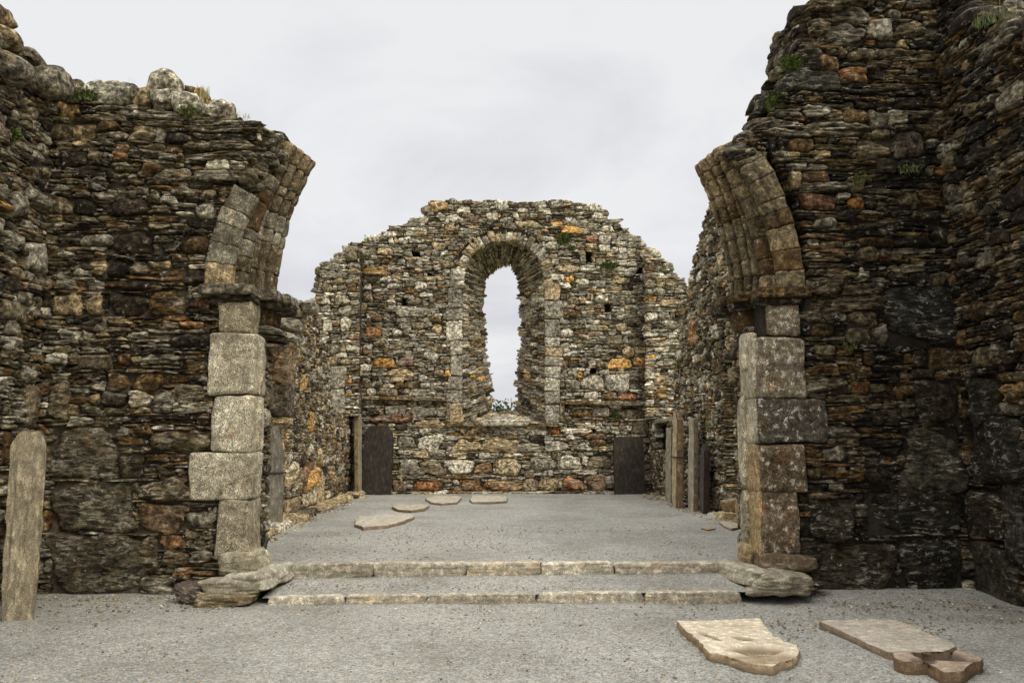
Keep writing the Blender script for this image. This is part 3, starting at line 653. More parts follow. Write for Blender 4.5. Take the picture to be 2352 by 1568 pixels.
while n_ < 70:
    u, v = rng.uniform(pm[:, 0].min(), pm[:, 0].max()), rng.uniform(pm[:, 1].min(), pm[:, 1].max())
    if not inpoly(np.array([u]), np.array([v]), coreR)[0]: continue
    p = on(u, v, 1, YA + rng.uniform(.05, .75)); n_ += 1
    if math.hypot(p[0] + .6, p[2] - 3.1) < 3.62 : continue
    SR.add(p, *rot2(np.array([1, 0, 0.]), np.array([0, 0, 1.]), rng.normal(.2, .15)), (0, -1, 0), (rng.uniform(.08, .18), rng.uniform(.03, .07), rng.uniform(.07, .14)), 4, .13, C_RIGHT(rng), .7, 8)
FJR = Frame(0, XJR + .05, -1)
fill(SR, FJR, [(-(YA + TA + .02), .1), (-(YA + .34), .1), (-(YA + .34), 2.75), (-(YA + TA + .02), 2.75)], make_style(C_EASTM, .2, .6), n0=5)
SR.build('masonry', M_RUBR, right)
V1, F1 = core(FA, polyR, TA, seed=2, inset=.045)
mk_mesh('mortar_core', V1, F1, None, M_MORTD, True, right)
for i, q in enumerate(quoinR):
    a, b, c, d = FA.box(*q[:4])
    block('quoin', (XJR + (.16 if i == 0 else .03), c - .004, YA - .05 - .012 * (i % 2), YA + .38, b + .003, d - .003), q[4], M_DRESSR, right, k=16, amp=.022, n=26)
    if i: block('quoin', (XJR, XJR + .2, YA + .0, YA + .5, b + .003, d - .003), 'pale' if i < 3 else 'tan', M_DRESS, right, k=14, amp=.02, n=14)
for (z0, z1) in ((FA.px(1720, 1125)[1], FA.px(1720, 905)[1]), (FA.px(1720, 1262)[1], FA.px(1720, 1130)[1])):
    block('jamb_shaft', (XJR - .05, XJR + .06, YA + .30, YA + .52, z0, z1), 'pale', M_DRESS, right, k=3, amp=.01, n=16)
a, b, c, d = FA.box(1716, 757, 1752, 800)
block('jamb_shaft', (XJR - .03, XJR + .12, YA + .16, YA + .42, b - .2, d), 'light', M_DRESS, right, k=6, amp=.02, n=12)
arch_order('outer_order', 1, OUTER, 3.10, R_(30.5), 7, 4, right, M_ARCH, ['tan', 'mid', 'mid', 'brown'], -.3)
arch_order('middle_order', 1, MIDDLE, 3.05, R_(28), 7, 5, right, M_ARCH, ['mid', 'brown', 'tan', 'mid'], .1)
arch_order('inner_order', 1, INNER, 3.0, R_(27.9), 10, 6, right, M_ARCH, ['mid', 'tan', 'brown', 'mid'])
abacus(1, right, 3.14, M_RUBR, 'brown')
S2 = Stones(54)
S2.add((XJR + .14, YA + .56, 2.83), (1, 0, 0), (0, 0, 1), (0, -1, 0), (.17, .13, .2), 6, .05, 'brown', .2, 12)
S2.add((XJR + .20, YA + .56, 2.62), (1, 0, 0), (0, 0, 1), (0, -1, 0), (.16, .09, .2), 6, .05, 'dark', .3, 12)
S2.build('capital', M_ARCH, right)

# ------------------------------------------------------------------ nave side walls
FNL = Frame(0, XNL, 1); FNR = Frame(0, XNR, -1)
nl = thing('nave_wall', (XNL - .4, 5.5, 0), 'rubble wall at the left edge of the picture, large rounded stones along its ragged top', 'stone wall'); nl['kind'] = 'thing'
polyNL = [(1.5, -.1), (YA + .1, -.1)] + FNL.pts([(122, 215), (95, 160), (62, 122), (34, 112), (28, 68), (2, 62)]) + [(6.9, 5.6), (1.5, 5.7)]
S1 = Stones(21)
kNL = kbox(FNL, [(62, 553, 112, 628, 'light', 'b'), (0, 168, 40, 205, 'rust', 'm'), (6, 120, 58, 185, 'grey', 'r'), (0, 690, 60, 740, 'mid', 'b'), (60, 880, 106, 975, 'mid', 'b'), (0, 985, 25, 1070, 'brown', 'b')])
fill(S1, FNL, polyNL, make_style(C_EAST, .38, .48, wl=(.12, .32), hl=(.03, .08), wm=(.1, .28), hm=(.07, .15)), kNL)
caps(S1, FNL, FNL.pts([(122, 215), (95, 160), (62, 122), (34, 112), (28, 68), (2, 62)]), .9, .2, .2, size=(.14, .08, .14), cols=('grey', 'mid', 'tan'))
for (x0, y0, x1, y1, c) in ((0, 12, 13, 52, 'tan'), (0, 62, 32, 108, 'tan'), (34, 112, 92, 162, 'grey'), (86, 156, 150, 225, 'grey'), (4, 125, 56, 186, 'grey')):
    p0, p1 = on(x0, y0, 1, 8.2 if x0 > 20 else 7.6), on(x1, y1, 1, 8.2 if x0 > 20 else 7.6)
    S1.add((p0 + p1) / 2 + [(-.08 if x0 < 20 else 0), 0, 0], *rot2(np.array([1, 0, 0.]), np.array([0, 0, 1.]), -.25), (0, -1, 0), ((p1[0] - p0[0]) / 2 + (.12 if x0 < 20 else .03), (p0[2] - p1[2]) / 2, .2), 2.8, .12, c, .1, 16)
S1.build('masonry', M_RUB, nl)
V1, F1 = core(FNL, polyNL, .9, seed=3, cell=.08); mk_mesh('mortar_core', V1, F1, None, M_MORTL, True, nl)

nr = thing('nave_wall', (XNR + .4, 5.5, 0), 'dark damp rubble wall at the right edge of the picture with a grassy top', 'stone wall'); nr['kind'] = 'thing'
polyNR = [(-YA - .1, -.1), (-1.5, -.1), (-1.5, 5.6), (-6.6, 5.75)] + FNR.pts([(2352, 66), (2262, 44), (2200, 28), (2150, 8)]) + [(-YA - .1, 6.3)]
S1 = Stones(22)
kNR = kbox(FNR, [(2220, 955, 2345, 1115, (.042, .038, .026), 'B'), (2218, 1120, 2300, 1245, 'dark', 'B'), (2222, 1252, 2340, 1388, (.085, .075, .05), 'b'), (2218, 860, 2290, 975, (.042, .038, .026), 'B'), (2222, 690, 2270, 740, 'brown', 'r'), (2310, 1110, 2352, 1300, (.07, .065, .05), 'b'),
                 (2290, 200, 2352, 260, 'grey', 'b'), (2230, 100, 2330, 130, 'grey', 's'), (2300, 880, 2345, 920, (.30, .19, .08), 'm'), (2295, 1010, 2350, 1100, (.042, .038, .026), 'B')])
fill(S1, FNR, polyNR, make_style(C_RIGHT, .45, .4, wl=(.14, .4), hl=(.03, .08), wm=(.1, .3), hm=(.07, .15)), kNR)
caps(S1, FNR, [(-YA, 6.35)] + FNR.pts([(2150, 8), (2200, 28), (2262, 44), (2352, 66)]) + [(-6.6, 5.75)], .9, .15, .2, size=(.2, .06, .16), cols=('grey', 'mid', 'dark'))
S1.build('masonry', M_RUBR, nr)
V1, F1 = core(FNR, polyNR, .9, seed=4, cell=.08); mk_mesh('mortar_core', V1, F1, None, M_MORTD, True, nr)

# ------------------------------------------------------------------ chancel side walls
FCL = Frame(0, XL, 1)
cl = thing('chancel_wall', (XL - .45, 15, ZC), 'sunlit left side wall of the chancel, low and broken beyond the left jamb', 'stone wall'); cl['kind'] = 'thing'
polyCL = [(9.35, .1), (YE + .05, .1), (YE + .05, 5.7), (19.85, 5.6), (19.75, 2.2)] + FCL.pts([(797, 953), (764, 950), (758, 845), (744, 800), (731, 735), (724, 712), (714, 700), (690, 688), (650, 692)]) + [(11.4, 4.0), (9.35, 4.05)]
kCL = kbox(FCL, [(708, 940, 722, 992, 'orange', 'b'), (690, 1080, 712, 1130, 'rust', 'm'), (700, 1080, 722, 1120, 'orange', 'm'), (655, 1140, 690, 1185, 'tan', 'b'), (692, 1120, 722, 1165, (.42, .36, .24), 'b'), (665, 1060, 690, 1095, (.48, .43, .3), 'r'), (724, 1095, 745, 1160, 'tan', 'b'),
                 (640, 1150, 655, 1185, 'mid', 'm'), (655, 1090, 676, 1120, 'tan', 'm'), (728, 1030, 742, 1075, 'tan', 'm'), (690, 855, 702, 900, (.4, .25, .08), 'b'), (660, 930, 672, 960, 'rust', 'm')])
fill(S, FCL, polyCL, ST_SL, kCL)
caps(S, FCL, FCL.pts([(764, 950), (758, 845), (744, 800), (731, 735), (714, 700), (690, 688), (650, 692)]) + [(11.4, 4.0), (9.35, 4.05)], .85, .15, .22, size=(.14, .08, .14), cols=('grey', 'light', 'mid', 'tan'))
FSL = Frame(1, 19.7, -1)     # far end of the gap, facing the camera
polySL = FSL.pts([(824, 558), (812, 564), (790, 578), (762, 592), (736, 604), (733, 650), (724, 690), (716, 722), (712, 800), (724, 850), (735, 952), (824, 955)])
kSL = kbox(FSL, [(757, 839, 795, 892, 'grey', 'q'), (758, 893, 793, 950, 'grey', 'q'), (766, 675, 802, 698, 'grey', 'r'), (775, 702, 807, 726, 'grey', 'r'), (780, 730, 806, 762, 'light', 'r'), (740, 735, 762, 760, 'light', 'b'), (735, 700, 760, 716, 'grey', 'r'), (738, 650, 765, 672, 'tan', 'r'),
                 (752, 790, 780, 812, 'grey', 'r'), (752, 815, 776, 838, 'tan', 'r'), (800, 862, 808, 880, 'orange', 'b'), (795, 565, 822, 600, 'mid', 'b'), (740, 605, 780, 620, 'grey', 's'), (736, 622, 775, 640, 'grey', 'm')])
fill(S, FSL, polySL, make_style(C_EASTM, .55, .35, wl=(.14, .4), hl=(.05, .1), wm=(.15, .35), hm=(.08, .16)), kSL)
caps(S, FSL, polySL[:7], .95, .2, .2, size=(.18, .07, .14), cols=('grey', 'light', 'mid'))
# low footing ledge along the wall
rl = np.random.default_rng(9); y = 10.3
while y < 20.3:
    l = rl.uniform(.3, .8); w = rl.uniform(.10, .17)
    S.add((XL + .02 + w, y + l / 2, ZC + .02), (0, 1, 0), (1, 0, 0), (0, 0, -1), (l / 2, w * 1.3, rl.uniform(.06, .10)), 5, .12, C_SIDE(rl) if rl.random() < .5 else 'tan', .3, 12); y += l * .97
S.build('masonry', M_SIDE, cl)
m1 = core(FCL, polyCL, .85, seed=5, cell=.08); m2 = core(FSL, polySL, .95, seed=6, cell=.08)
V1, F1 = merge([m1, m2]); mk_mesh('mortar_core', V1, F1, None, M_MORTL, True, cl)

XR = 4.0
FCR = Frame(0, XR, -1)
crw = thing('chancel_wall', (XR + .45, 15, ZC), 'shaded right side wall of the chancel with a dark doorway beside the jamb', 'stone wall'); crw['kind'] = 'thing'
topR = FCR.pts([(1547, 962), (1550, 860), (1562, 760), (1579, 655), (1591, 600), (1604, 545), (1626, 470), (1634, 425)])
polyCR = [(-(YE + .05), .1), (-9.35, .1), (-9.35, 6.1)] + topR[::-1] + [(-(YE + .05), topR[0][1])]
DOOR = (-14.25, .0, -12.9, 2.86); AUM = (-19.95, 1.32, -18.75, 1.92)
SC = Stones(31)
kCR = kbox(FCR, [(1580, 735, 1600, 790, 'rust', 'm'), (1606, 860, 1622, 900, 'grey', 'b'), (1670, 845, 1690, 880, 'mid', 'b'), (1588, 1000, 1604, 1030, 'brown', 'b')])
fill(SC, FCR, polyCR, ST_SR, kCR, holes=[DOOR, AUM])
caps(SC, FCR, topR + [(-9.5, 6.2)], .85, .15, .2, size=(.14, .09, .14), cols=('brown', 'mid', 'tan', 'dark'))
FDR = Frame(1, 14.22, -1)
fill(SC, FDR, [(XR + .02, .1), (XR + .9, .1), (XR + .9, 2.9), (XR + .02, 2.9)], make_style(C_DARK, .85, .1, wl=(.12, .3)), [])
FDN = Frame(1, 12.93, 1)
fill(SC, FDN, [(-(XR + .9), .1), (-(XR + .02), .1), (-(XR + .02), 2.9), (-(XR + .9), 2.9)], make_style(C_DARK, .85, .1, wl=(.12, .3)), [])
SC.add((XR + .35, 13.6, 2.93), (0, 1, 0), (0, 0, 1), (-1, 0, 0), (.85, .06, .4), 8, .04, 'dark', .8, 14)
SC.add((XR - .02 + .12, 19.35, 1.98), (0, 1, 0), (0, 0, 1), (-1, 0, 0), (.8, .04, .18), 8, .04, 'grey', .8, 12)
FSR = Frame(1, 20.3, -1)
polySR = FSR.pts([(1484, 560), (1493, 566), (1512, 586), (1526, 592), (1532, 612), (1548, 630), (1569, 640), (1580, 658), (1600, 700), (1590, 760), (1585, 860), (1580, 964), (1484, 964)])
kSR = kbox(FSR, [(1502, 786, 1540, 796, 'light', 's'), (1504, 797, 1538, 808, 'light', 's'), (1506, 862, 1528, 884, 'tan', 'm'), (1508, 890, 1530, 915, (.32, .22, .08), 'm'), (1500, 660, 1530, 680, 'grey', 'r'), (1515, 690, 1560, 705, 'tan', 's'), (1520, 735, 1555, 748, 'light', 's')])
fill(SC, FSR, polySR, make_style(C_EASTM, .7, .25, wl=(.14, .4), hl=(.04, .09), wm=(.15, .35), hm=(.08, .16)), kSR)
caps(SC, FSR, polySR[1:8], .95, .2, .2, size=(.18, .06, .14), cols=('grey', 'light', 'mid'))
y = 14.4
while y < 20.4:
    l = rl.uniform(.25, .6); SC.add((XR - .08, y + l / 2, ZC), (0, 1, 0), (1, 0, 0), (0, 0, -1), (l / 2, rl.uniform(.07, .14), rl.uniform(.03, .06)), 4, .14, C_SIDE(rl), .3, 10); y += l * 1.05
SC.build('masonry', M_SIDE, crw)
exd = [[(DOOR[0], DOOR[1]), (DOOR[2], DOOR[1]), (DOOR[2], DOOR[3]), (DOOR[0], DOOR[3])]]
m1 = core(FCR, polyCR, .85, seed=7, cell=.08, holes=[AUM], excl=exd); m2 = core(FSR, polySR, .95, seed=8, cell=.08)
V1, F1 = merge([m1, m2]); mk_mesh('mortar_core', V1, F1, None, M_MORTD, True, crw)

# ------------------------------------------------------------------ east wall with its window
east = thing('gable_wall', (.35, YE + .5, ZC), 'far rubble gable wall with the tall narrow window and sky showing through it', 'stone wall'); east['kind'] = 'thing'
FE = Frame(1, YE, -1)
c3 = lambda x, y: (667.4 + x * .40986, 415.2 + y * .40986)
c4 = lambda x, y: (667.4 + x * .40986, 741.5 + y * .40986)
topE = [c3(*p) for p in ((2012, 372), (1965, 330), (1930, 318), (1890, 280), (1855, 262), (1845, 226), (1770, 222), (1752, 205), (1745, 172), (1742, 132), (1650, 128), (1610, 108), (1520, 100), (1440, 106), (1330, 118), (1225, 116), (1150, 102), (1015, 110), (885, 104), (778, 118), (775, 165), (760, 205), (665, 212), (655, 250), (560, 252), (515, 285), (510, 300), (415, 305), (408, 340), (330, 345), (300, 380), (250, 430))]
polyE = [(XL - .9, .1), (XR + .9, .1), (XR + .9, 4.6), (XR + .35, 5.6)] + FE.pts([(1493, 640)] + topE + [(790, 575)]) + [(XL - .9, 5.9)]
win_front = [(1064, 974), (1064, 900), (1064, 800), (1064, 720), (1065, 650), (1070, 615), (1082, 585), (1102, 560), (1130, 543), (1162, 537), (1196, 544), (1222, 562), (1239, 588), (1248, 620), (1250, 655), (1250, 720), (1250, 800), (1250, 900), (1250, 974)]
win_back = [(1133, 945), (1131, 880), (1117, 800), (1111, 715), (1114, 668), (1118, 645), (1124, 632), (1132, 626), (1142, 620), (1156, 614), (1168, 614), (1176, 620), (1182, 632), (1188, 645), (1190, 668), (1194, 743), (1192, 800), (1186, 880), (1181, 945)]
YB = YE + 1.05
ring_out = [(1062, 650), (1048, 592), (1068, 564), (1096, 543), (1128, 528), (1160, 523), (1196, 528), (1228, 545), (1255, 579), (1272, 620), (1252, 655)]
exE = [FE.pts(win_front), FE.pts(ring_out)]
kE = [(*c3(a, b), *c3(c, d), col, k) for (a, b, c, d, col, k) in (
 (778, 113, 885, 170, (.42, .27, .12), 'r'), (885, 98, 938, 133, 'grey', 'r'), (962, 105, 1015, 135, 'dark', 'r'), (1145, 103, 1225, 168, 'light', 'r'), (1445, 108, 1528, 155, 'grey', 'r'), (1650, 128, 1745, 172, 'light', 'r'),
 (862, 190, 960, 240, 'light', 'r'), (960, 205, 1055, 238, (.22, .14, .08), 'm'), (1170, 200, 1248, 236, 'grey', 'r'), (658, 205, 768, 252, 'grey', 'm'), (415, 300, 515, 340, 'light', 'r'), (600, 316, 665, 356, 'light', 'r'),
 (545, 320, 582, 355, 'light', 'r'), (517, 282, 595, 318, 'light', 'r'), (640, 258, 720, 282, 'light', 's'), (1520, 262, 1645, 298, 'orange', 'm'), (385, 490, 540, 526, (.40, .24, .07), 'm'), (540, 570, 630, 600, 'light', 'r'),
 (500, 530, 565, 568, 'light', 'r'), (385, 540, 480, 575, 'dark', 'm'), (1800, 490, 1935, 530, 'light', 'm'), (1800, 535, 1905, 580, 'tan', 'r'), (1540, 535, 1590, 570, 'orange', 'r'), (595, 712, 770, 760, 'grey', 'm'),
 (395, 610, 470, 685, 'mid', 'r'), (1735, 250, 1815, 285, 'light', 'r'), (1865, 305, 1965, 340, 'grey', 'm'), (1690, 175, 1750, 212, 'light', 'r'), (1655, 300, 1720, 345, (.26, .14, .08), 'b'), (690, 283, 770, 312, 'tan', 'm'),
 (1715, 212, 1850, 238, 'grey', 's'), (1030, 152, 1120, 180, 'grey', 's'), (1400, 155, 1460, 185, 'light', 'm'), (1530, 160, 1600, 200, 'mid', 'r'), (790, 340, 865, 385, 'tan', 'r'), (940, 275, 1030, 302, 'grey', 'm'), (330, 345, 400, 368, 'dark', 's'),
 (720, 625, 800, 655, 'light', 'm'), (1450, 520, 1535, 556, 'light', 'b'), (555, 255, 640, 280, 'mid', 's'), (1320, 225, 1400, 262, 'tan', 'm'), (1500, 685, 1560, 718, 'grey', 'r'), (1650, 670, 1690, 695, 'light', 'r'))]
kE += [(*c4(a, b), *c4(c, d), col, k) for (a, b, c, d, col, k) in (
 (705, 628, 850, 712, 'light', 'r'), (592, 632, 700, 700, 'grey', 'r'), (870, 760, 1030, 850, 'light', 'b'), (1145, 758, 1297, 858, (.38, .31, .19), 'r'), (1035, 780, 1135, 845, (.32, .2, .09), 'm'), (1505, 742, 1635, 822, 'light', 'r'),
 (1350, 755, 1500, 825, 'grey', 'r'), (1765, 288, 1900, 385, 'light', 'b'), (1638, 293, 1758, 372, (.33, .29, .21), 'r'), (1535, 315, 1625, 375, 'grey', 'r'), (1425, 665, 1565, 715, 'light', 'm'), (1275, 670, 1415, 725, 'grey', 'm'),
 (1080, 648, 1270, 725, 'tan', 'm'), (915, 660, 1065, 720, 'tan', 'm'), (680, 880, 860, 945, (.26, .12, .05), 'r'), (960, 872, 1075, 940, 'rust', 'm'), (1120, 888, 1300, 940, (.34, .23, .12), 'm'), (1302, 868, 1390, 945, (.28, .22, .14), 'r'),
 (1393, 868, 1497, 942, (.32, .24, .13), 'r'), (1530, 865, 1645, 940, (.25, .13, .06), 'm'), (1660, 855, 1765, 940, (.22, .14, .08), 'm'), (570, 880, 648, 945, (.25, .17, .1), 'b'), (450, 190, 590, 245, 'orange', 'r'), (600, 185, 690, 240, (.20, .14, .10), 'm'),
 (1785, 195, 1918, 255, 'orange', 'b'), (1922, 190, 1998, 248, (.48, .26, .09), 'r'), (415, 20, 512, 78, (.28, .15, .06), 'b'), (525, 458, 648, 517, 'grey', 'b'), (670, 470, 815, 530, 'grey', 'm'), (440, 515, 685, 562, (.20, .11, .06), 's'),
 (690, 545, 850, 590, 'tan', 'm'), (742, 163, 832, 208, 'light', 'r'), (540, 250, 680, 300, 'tan', 'm'), (385, 305, 455, 370, 'mid', 'r'), (665, 370, 760, 415, 'grey', 'b'), (480, 365, 600, 415, 'mid', 'b'), (1695, 468, 1787, 530, 'grey', 'b'),
 (1848, 480, 1985, 538, 'mid', 'r'), (1570, 480, 1690, 530, 'brown', 'r'), (1460, 592, 1510, 622, (.45, .16, .05), 'r'), (1340, 588, 1445, 628, 'light', 'm'), (1840, 390, 1945, 435, (.32, .16, .08), 'r'), (1740, 385, 1835, 440, 'brown', 'm'),
 (610, 780, 725, 850, 'grey', 'm'), (735, 780, 860, 850, 'mid', 'm'), (1590, 822, 1725, 850, 'light', 's'), (1665, 740, 1800, 810, 'mid', 'm'), (1915, 548, 2012, 625, 'mid', 'b'), (565, 28, 630, 78, 'light', 'r'), (640, 855, 770, 875, 'grey', 's'),
 (1000, 850, 1150, 868, 'grey', 's'), (1180, 858, 1210, 880, 'light', 'b'), (860, 630, 940, 660, 'light', 'm'), (960, 630, 1060, 650, 'tan', 's'), (1200, 590, 1330, 625, 'light', 'm'), (1520, 590, 1680, 625, 'light', 's'), (680, 720, 775, 758, 'tan', 'm'),
 (780, 722, 870, 750, 'grey', 's'), (890, 728, 990, 752, 'tan', 's'), (1800, 640, 1960, 672, (.14, .09, .06), 's'), (1640, 620, 1760, 650, 'rust', 's'), (378, 565, 480, 625, 'grey', 'm'))]
# dressed window quoins up both sides
rq = np.random.default_rng(77); y0 = 972
while y0 > 655:
    h = rq.uniform(22, 52); w = rq.choice([0, 10, 16])
    kE.append((1034 - w * .6, y0 - h, 1063, y0, rq.choice(['grey', 'grey', 'tan', 'pale', 'grey']), 'q', .03)); y0 -= h + 1
y0 = 972
while y0 > 655:
    h = rq.uniform(20, 46); kE.append((1251, y0 - h, 1287 + rq.choice([0, 0, 6]), y0, rq.choice(['pale', 'grey', 'tan', 'pale', 'light']), 'q', .035)); y0 -= h + 1
SE = Stones(61)
holesE = [FE.box(*c3(1652, 398), *c3(1690, 460)), FE.box(*c3(620, 655), *c3(656, 706)), FE.box(*c3(1762, 690), *c3(1800, 735)), FE.box(*c3(675, 390), *c3(722, 420)), FE.box(*c4(1680, 250), *c4(1715, 285)),
          FE.box(*c3(1930, 485), *c3(1975, 520)), FE.box(*c3(765, 515), *c3(790, 535)), FE.box(*c4(1680, 590), *c4(1706, 620))]
fill(SE, FE, polyE, ST_E, kbox(FE, kE), holesE, exE, n0=6)
caps(SE, FE, FE.pts(topE), .95, .2, .25, size=(.17, .07, .15), cols=('grey', 'light', 'mid', 'tan'))
# radiating arch stones on the face
inn = FE.pts(win_front[4:15]); cxE = sum(p[0] for p in inn) / len(inn); ctr = np.array([(inn[0][0] + inn[-1][0]) / 2, inn[0][1] - .05])
a = math.radians(-2)
while a < math.radians(182):
    w = rq.uniform(.04, .14); am = a + w / 2.3
    ri = 1.0 + .06 * math.sin(am); d = np.array([math.cos(am), math.sin(am)]); t = np.array([-d[1], d[0]]); L = rq.uniform(.10, .17)
    rr = .96 + .16 * math.sin(am) + L + rq.uniform(-.02, .03)
    U3 = FE.U * t[0] + FE.V * t[1]; V3 = -(FE.U * d[0] + FE.V * d[1])
    SE.add(FE.w(*(ctr + d * rr), -.12 + rq.uniform(0, .03)), U3, V3, FE.N, (w * 1.05 * rr / 2, L, .16), 6, .06, rq.choice(['tan', 'grey', 'light', 'grey', 'mid']), .5, 9)
    a += w
# reveals: flat stones laid along the splay, radiating round the head
def resample(P, m):
    P = np.array(P, float); d = np.concatenate([[0], np.cumsum(np.linalg.norm(np.diff(P, axis=0), axis=1))]); s = np.linspace(0, d[-1], m)
    return np.stack([np.interp(s, d, P[:, i]) for i in range(P.shape[1])], 1)
F3 = np.array([on(u, v, 1, YE) for u, v in win_front]); B3 = np.array([on(u, v, 1, YB) for u, v in win_back])
def seg(F, B, a, b, m): return resample(F[a:b + 1], m), resample(B[a:b + 1], m)
cen = np.array([(F3[0, 0] + F3[-1, 0]) / 2, YE + .5, 4.0])
rw = np.random.default_rng(88)
for (i0, i1, arch) in ((0, 4, 0), (4, 14, 1), (14, 18, 0)):
    m = 400; f, b = seg(F3, B3, i0, i1, m); length = np.linalg.norm(np.diff(f, axis=0), axis=1).sum()
    for (t0, t1) in (((0, .28), (.25, .52), (.5, .78), (.74, 1.0)) if not arch else ((0, .36), (.34, .7), (.68, 1.02))):
        s = 0.
        while s < 1:
            th = rw.uniform(.04, .13) if not arch else rw.uniform(.06, .12); ds = th / length; sm = min(.999, s + ds / 2); k = int(sm * (m - 1))
            ta, tb = t0 + rw.uniform(-.05, .05), t1 + rw.uniform(-.06, .05)
            if t0 == 0: ta = 0.01
            if tb > .95: tb = rw.uniform(.93, 1.12) if not arch else rw.uniform(.98, 1.03)
            p0, p1 = f[k] + (b[k] - f[k]) * ta, f[k] + (b[k] - f[k]) * tb
            k2 = min(m - 2, k); tg = (f[k2 + 1] - f[k2]) * (1 - t0) + (b[k2 + 1] - b[k2]) * t0; tg /= np.linalg.norm(tg)
            A = p1 - p0; La = np.linalg.norm(A); A /= La; tg = tg - A * (tg @ A); tg /= np.linalg.norm(tg); Nn = np.cross(A, tg)
            mid = (p0 + p1) / 2
            if Nn @ (np.array([cen[0], mid[1], min(mid[2], 4.6)]) - mid) < 0: Nn = -Nn; A = -A
            shrink = 1 - .5 * (t0 + t1) / 2 if arch else 1
            SE.add(mid + Nn * (rw.uniform(-.02, .035) - .12), A, tg, Nn, (La / 2 * 1.03, th / 2 * (.98 if not arch else max(.45, shrink)), .12 + rw.uniform(0, .02)), 5, .10,
                   (C_EAST(rw) if rw.random() < .6 else C_EASTM(rw)) if not arch else rw.choice(['grey', 'mid', 'dark', 'mid', 'tan']), .6, 8)
            s += ds
SE.build('masonry', M_EAST, east)
# cavity shaped mortar behind the reveals
f, b = F3.copy(), B3.copy()
mf, mb = f.mean(0), b.mean(0)
def outset(P, d):
    c = np.array([P[:, 0].mean(), P[0, 1], 4.2]); v = P - c; v[:, 1] = 0; l = np.linalg.norm(v, axis=1, keepdims=True)
    q = P + v / l * d; q[:4, 0] = P[:4, 0] - d; q[-4:, 0] = P[-4:, 0] + d; return q
fo, bo = outset(f, .11), outset(b, .11)
ff, fb = outset(f, .5), outset(b, .9)
V = np.concatenate([fo, bo, fb, ff]); V[:len(f), 1] += .05; V[-len(f):, 1] += .1; nn = len(f)
Q = []
for i in range(nn - 1):
    for r in range(4):
        s_ = (r + 1) % 4
        Q.append([r * nn + i, r * nn + i + 1, s_ * nn + i + 1, s_ * nn + i])
m1 = core(FE, polyE, .98, inset=.05, holes=holesE, excl=[[(p[0], p[1]) for p in FE.pts([(x + (-18 if x < 1160 else 18), y - (10 if y < 650 else 0)) for x, y in win_front])]], seed=9, cell=.055)
V1, F1 = merge([m1, (V, np.array(Q))]); mk_mesh('mortar_core', V1, F1, None, M_MORT, True, east)
# sill
S = Stones(63)
pf = [on(x, 974, 1, YE) for x in (1064, 1250)]; pb = [on(x, 942, 1, YB) for x in (1133, 1181)]
for j in range(7):
    t = (j + .5) / 7; xa = pf[0][0] + (pb[0][0] - pf[0][0]) * t; xb = pf[1][0] + (pb[1][0] - pf[1][0]) * t; z = pf[0][2] + (pb[0][2] - pf[0][2]) * t; x = xa - .1
    while x < xb + .05:
        w = rw.uniform(.2, .5); S.add((x + w / 2, YE + t * 1.05, z - .10 + rw.uniform(-.01, .02)), (1, 0, 0), (0, -.25, .97), (0, -.97, -.25), (w / 2, .09, .11), 5, .08, C_EASTM(rw), .7, 8); x += w
S.build('window_sill', M_EAST, east)
def bar(name, x0, x1, yc, h, dep, cols, parent, nseg=3, seed=5, droop=0, prot=.1):
    S = Stones(seed); p0, p1 = on(x0, yc, 1, YE), on(x1, yc, 1, YE); xs = np.linspace(p0[0], p1[0], nseg + 1)
    for i, (a, b) in enumerate(zip(xs[:-1], xs[1:])):
        S.add(((a + b) / 2, YE - prot / 2, (p0[2] + p1[2]) / 2 - droop * i), (1, 0, 0), (0, 0, 1), (0, -1, 0), ((b - a) / 2 + .004, h / 2, prot), 6, .035, cols[i % len(cols)], .5, 18)
    return S.build(name, M_EAST, parent)
bar('string_course', 797, 1022, 914, .10, .1, ['mid', 'brown', 'mid'], east, 3, 71, .012)
bar('string_course', 1290, 1502, 925, .10, .1, ['brown', 'mid', 'mid'], east, 3, 72, .012)
bar('string_course', 1024, 1101, 975, .09, .1, ['brown', 'mid'], east, 2, 73)
bar('string_course', 1213, 1292, 975, .09, .1, ['brown', 'mid'], east, 2, 74)
bar('sill_slab', 1099, 1216, 971, .15, .1, ['light'], east, 1, 75, 0, .16)
for x in (1029, 1291):
    p0, p1 = on(x, 925, 1, YE), on(x, 970, 1, YE); block('string_return', (p0[0] - .06, p0[0] + .06, YE - .09, YE + .1, p1[2], p0[2]), 'mid', M_EAST, east, k=6, amp=.04, n=10)
# flat footing course under the wall
S = Stones(64); x = -2.6
while x < 3.6:
    l = rw.uniform(.25, .6); S.add((x + l / 2, YE - .08, ZC + .01), (1, 0, 0), (0, 0, 1), (0, -1, 0), (l / 2, .045, .12), 4.5, .12, C_EASTM(rw), .4, 8); x += l
S.build('footing', M_EAST, east)
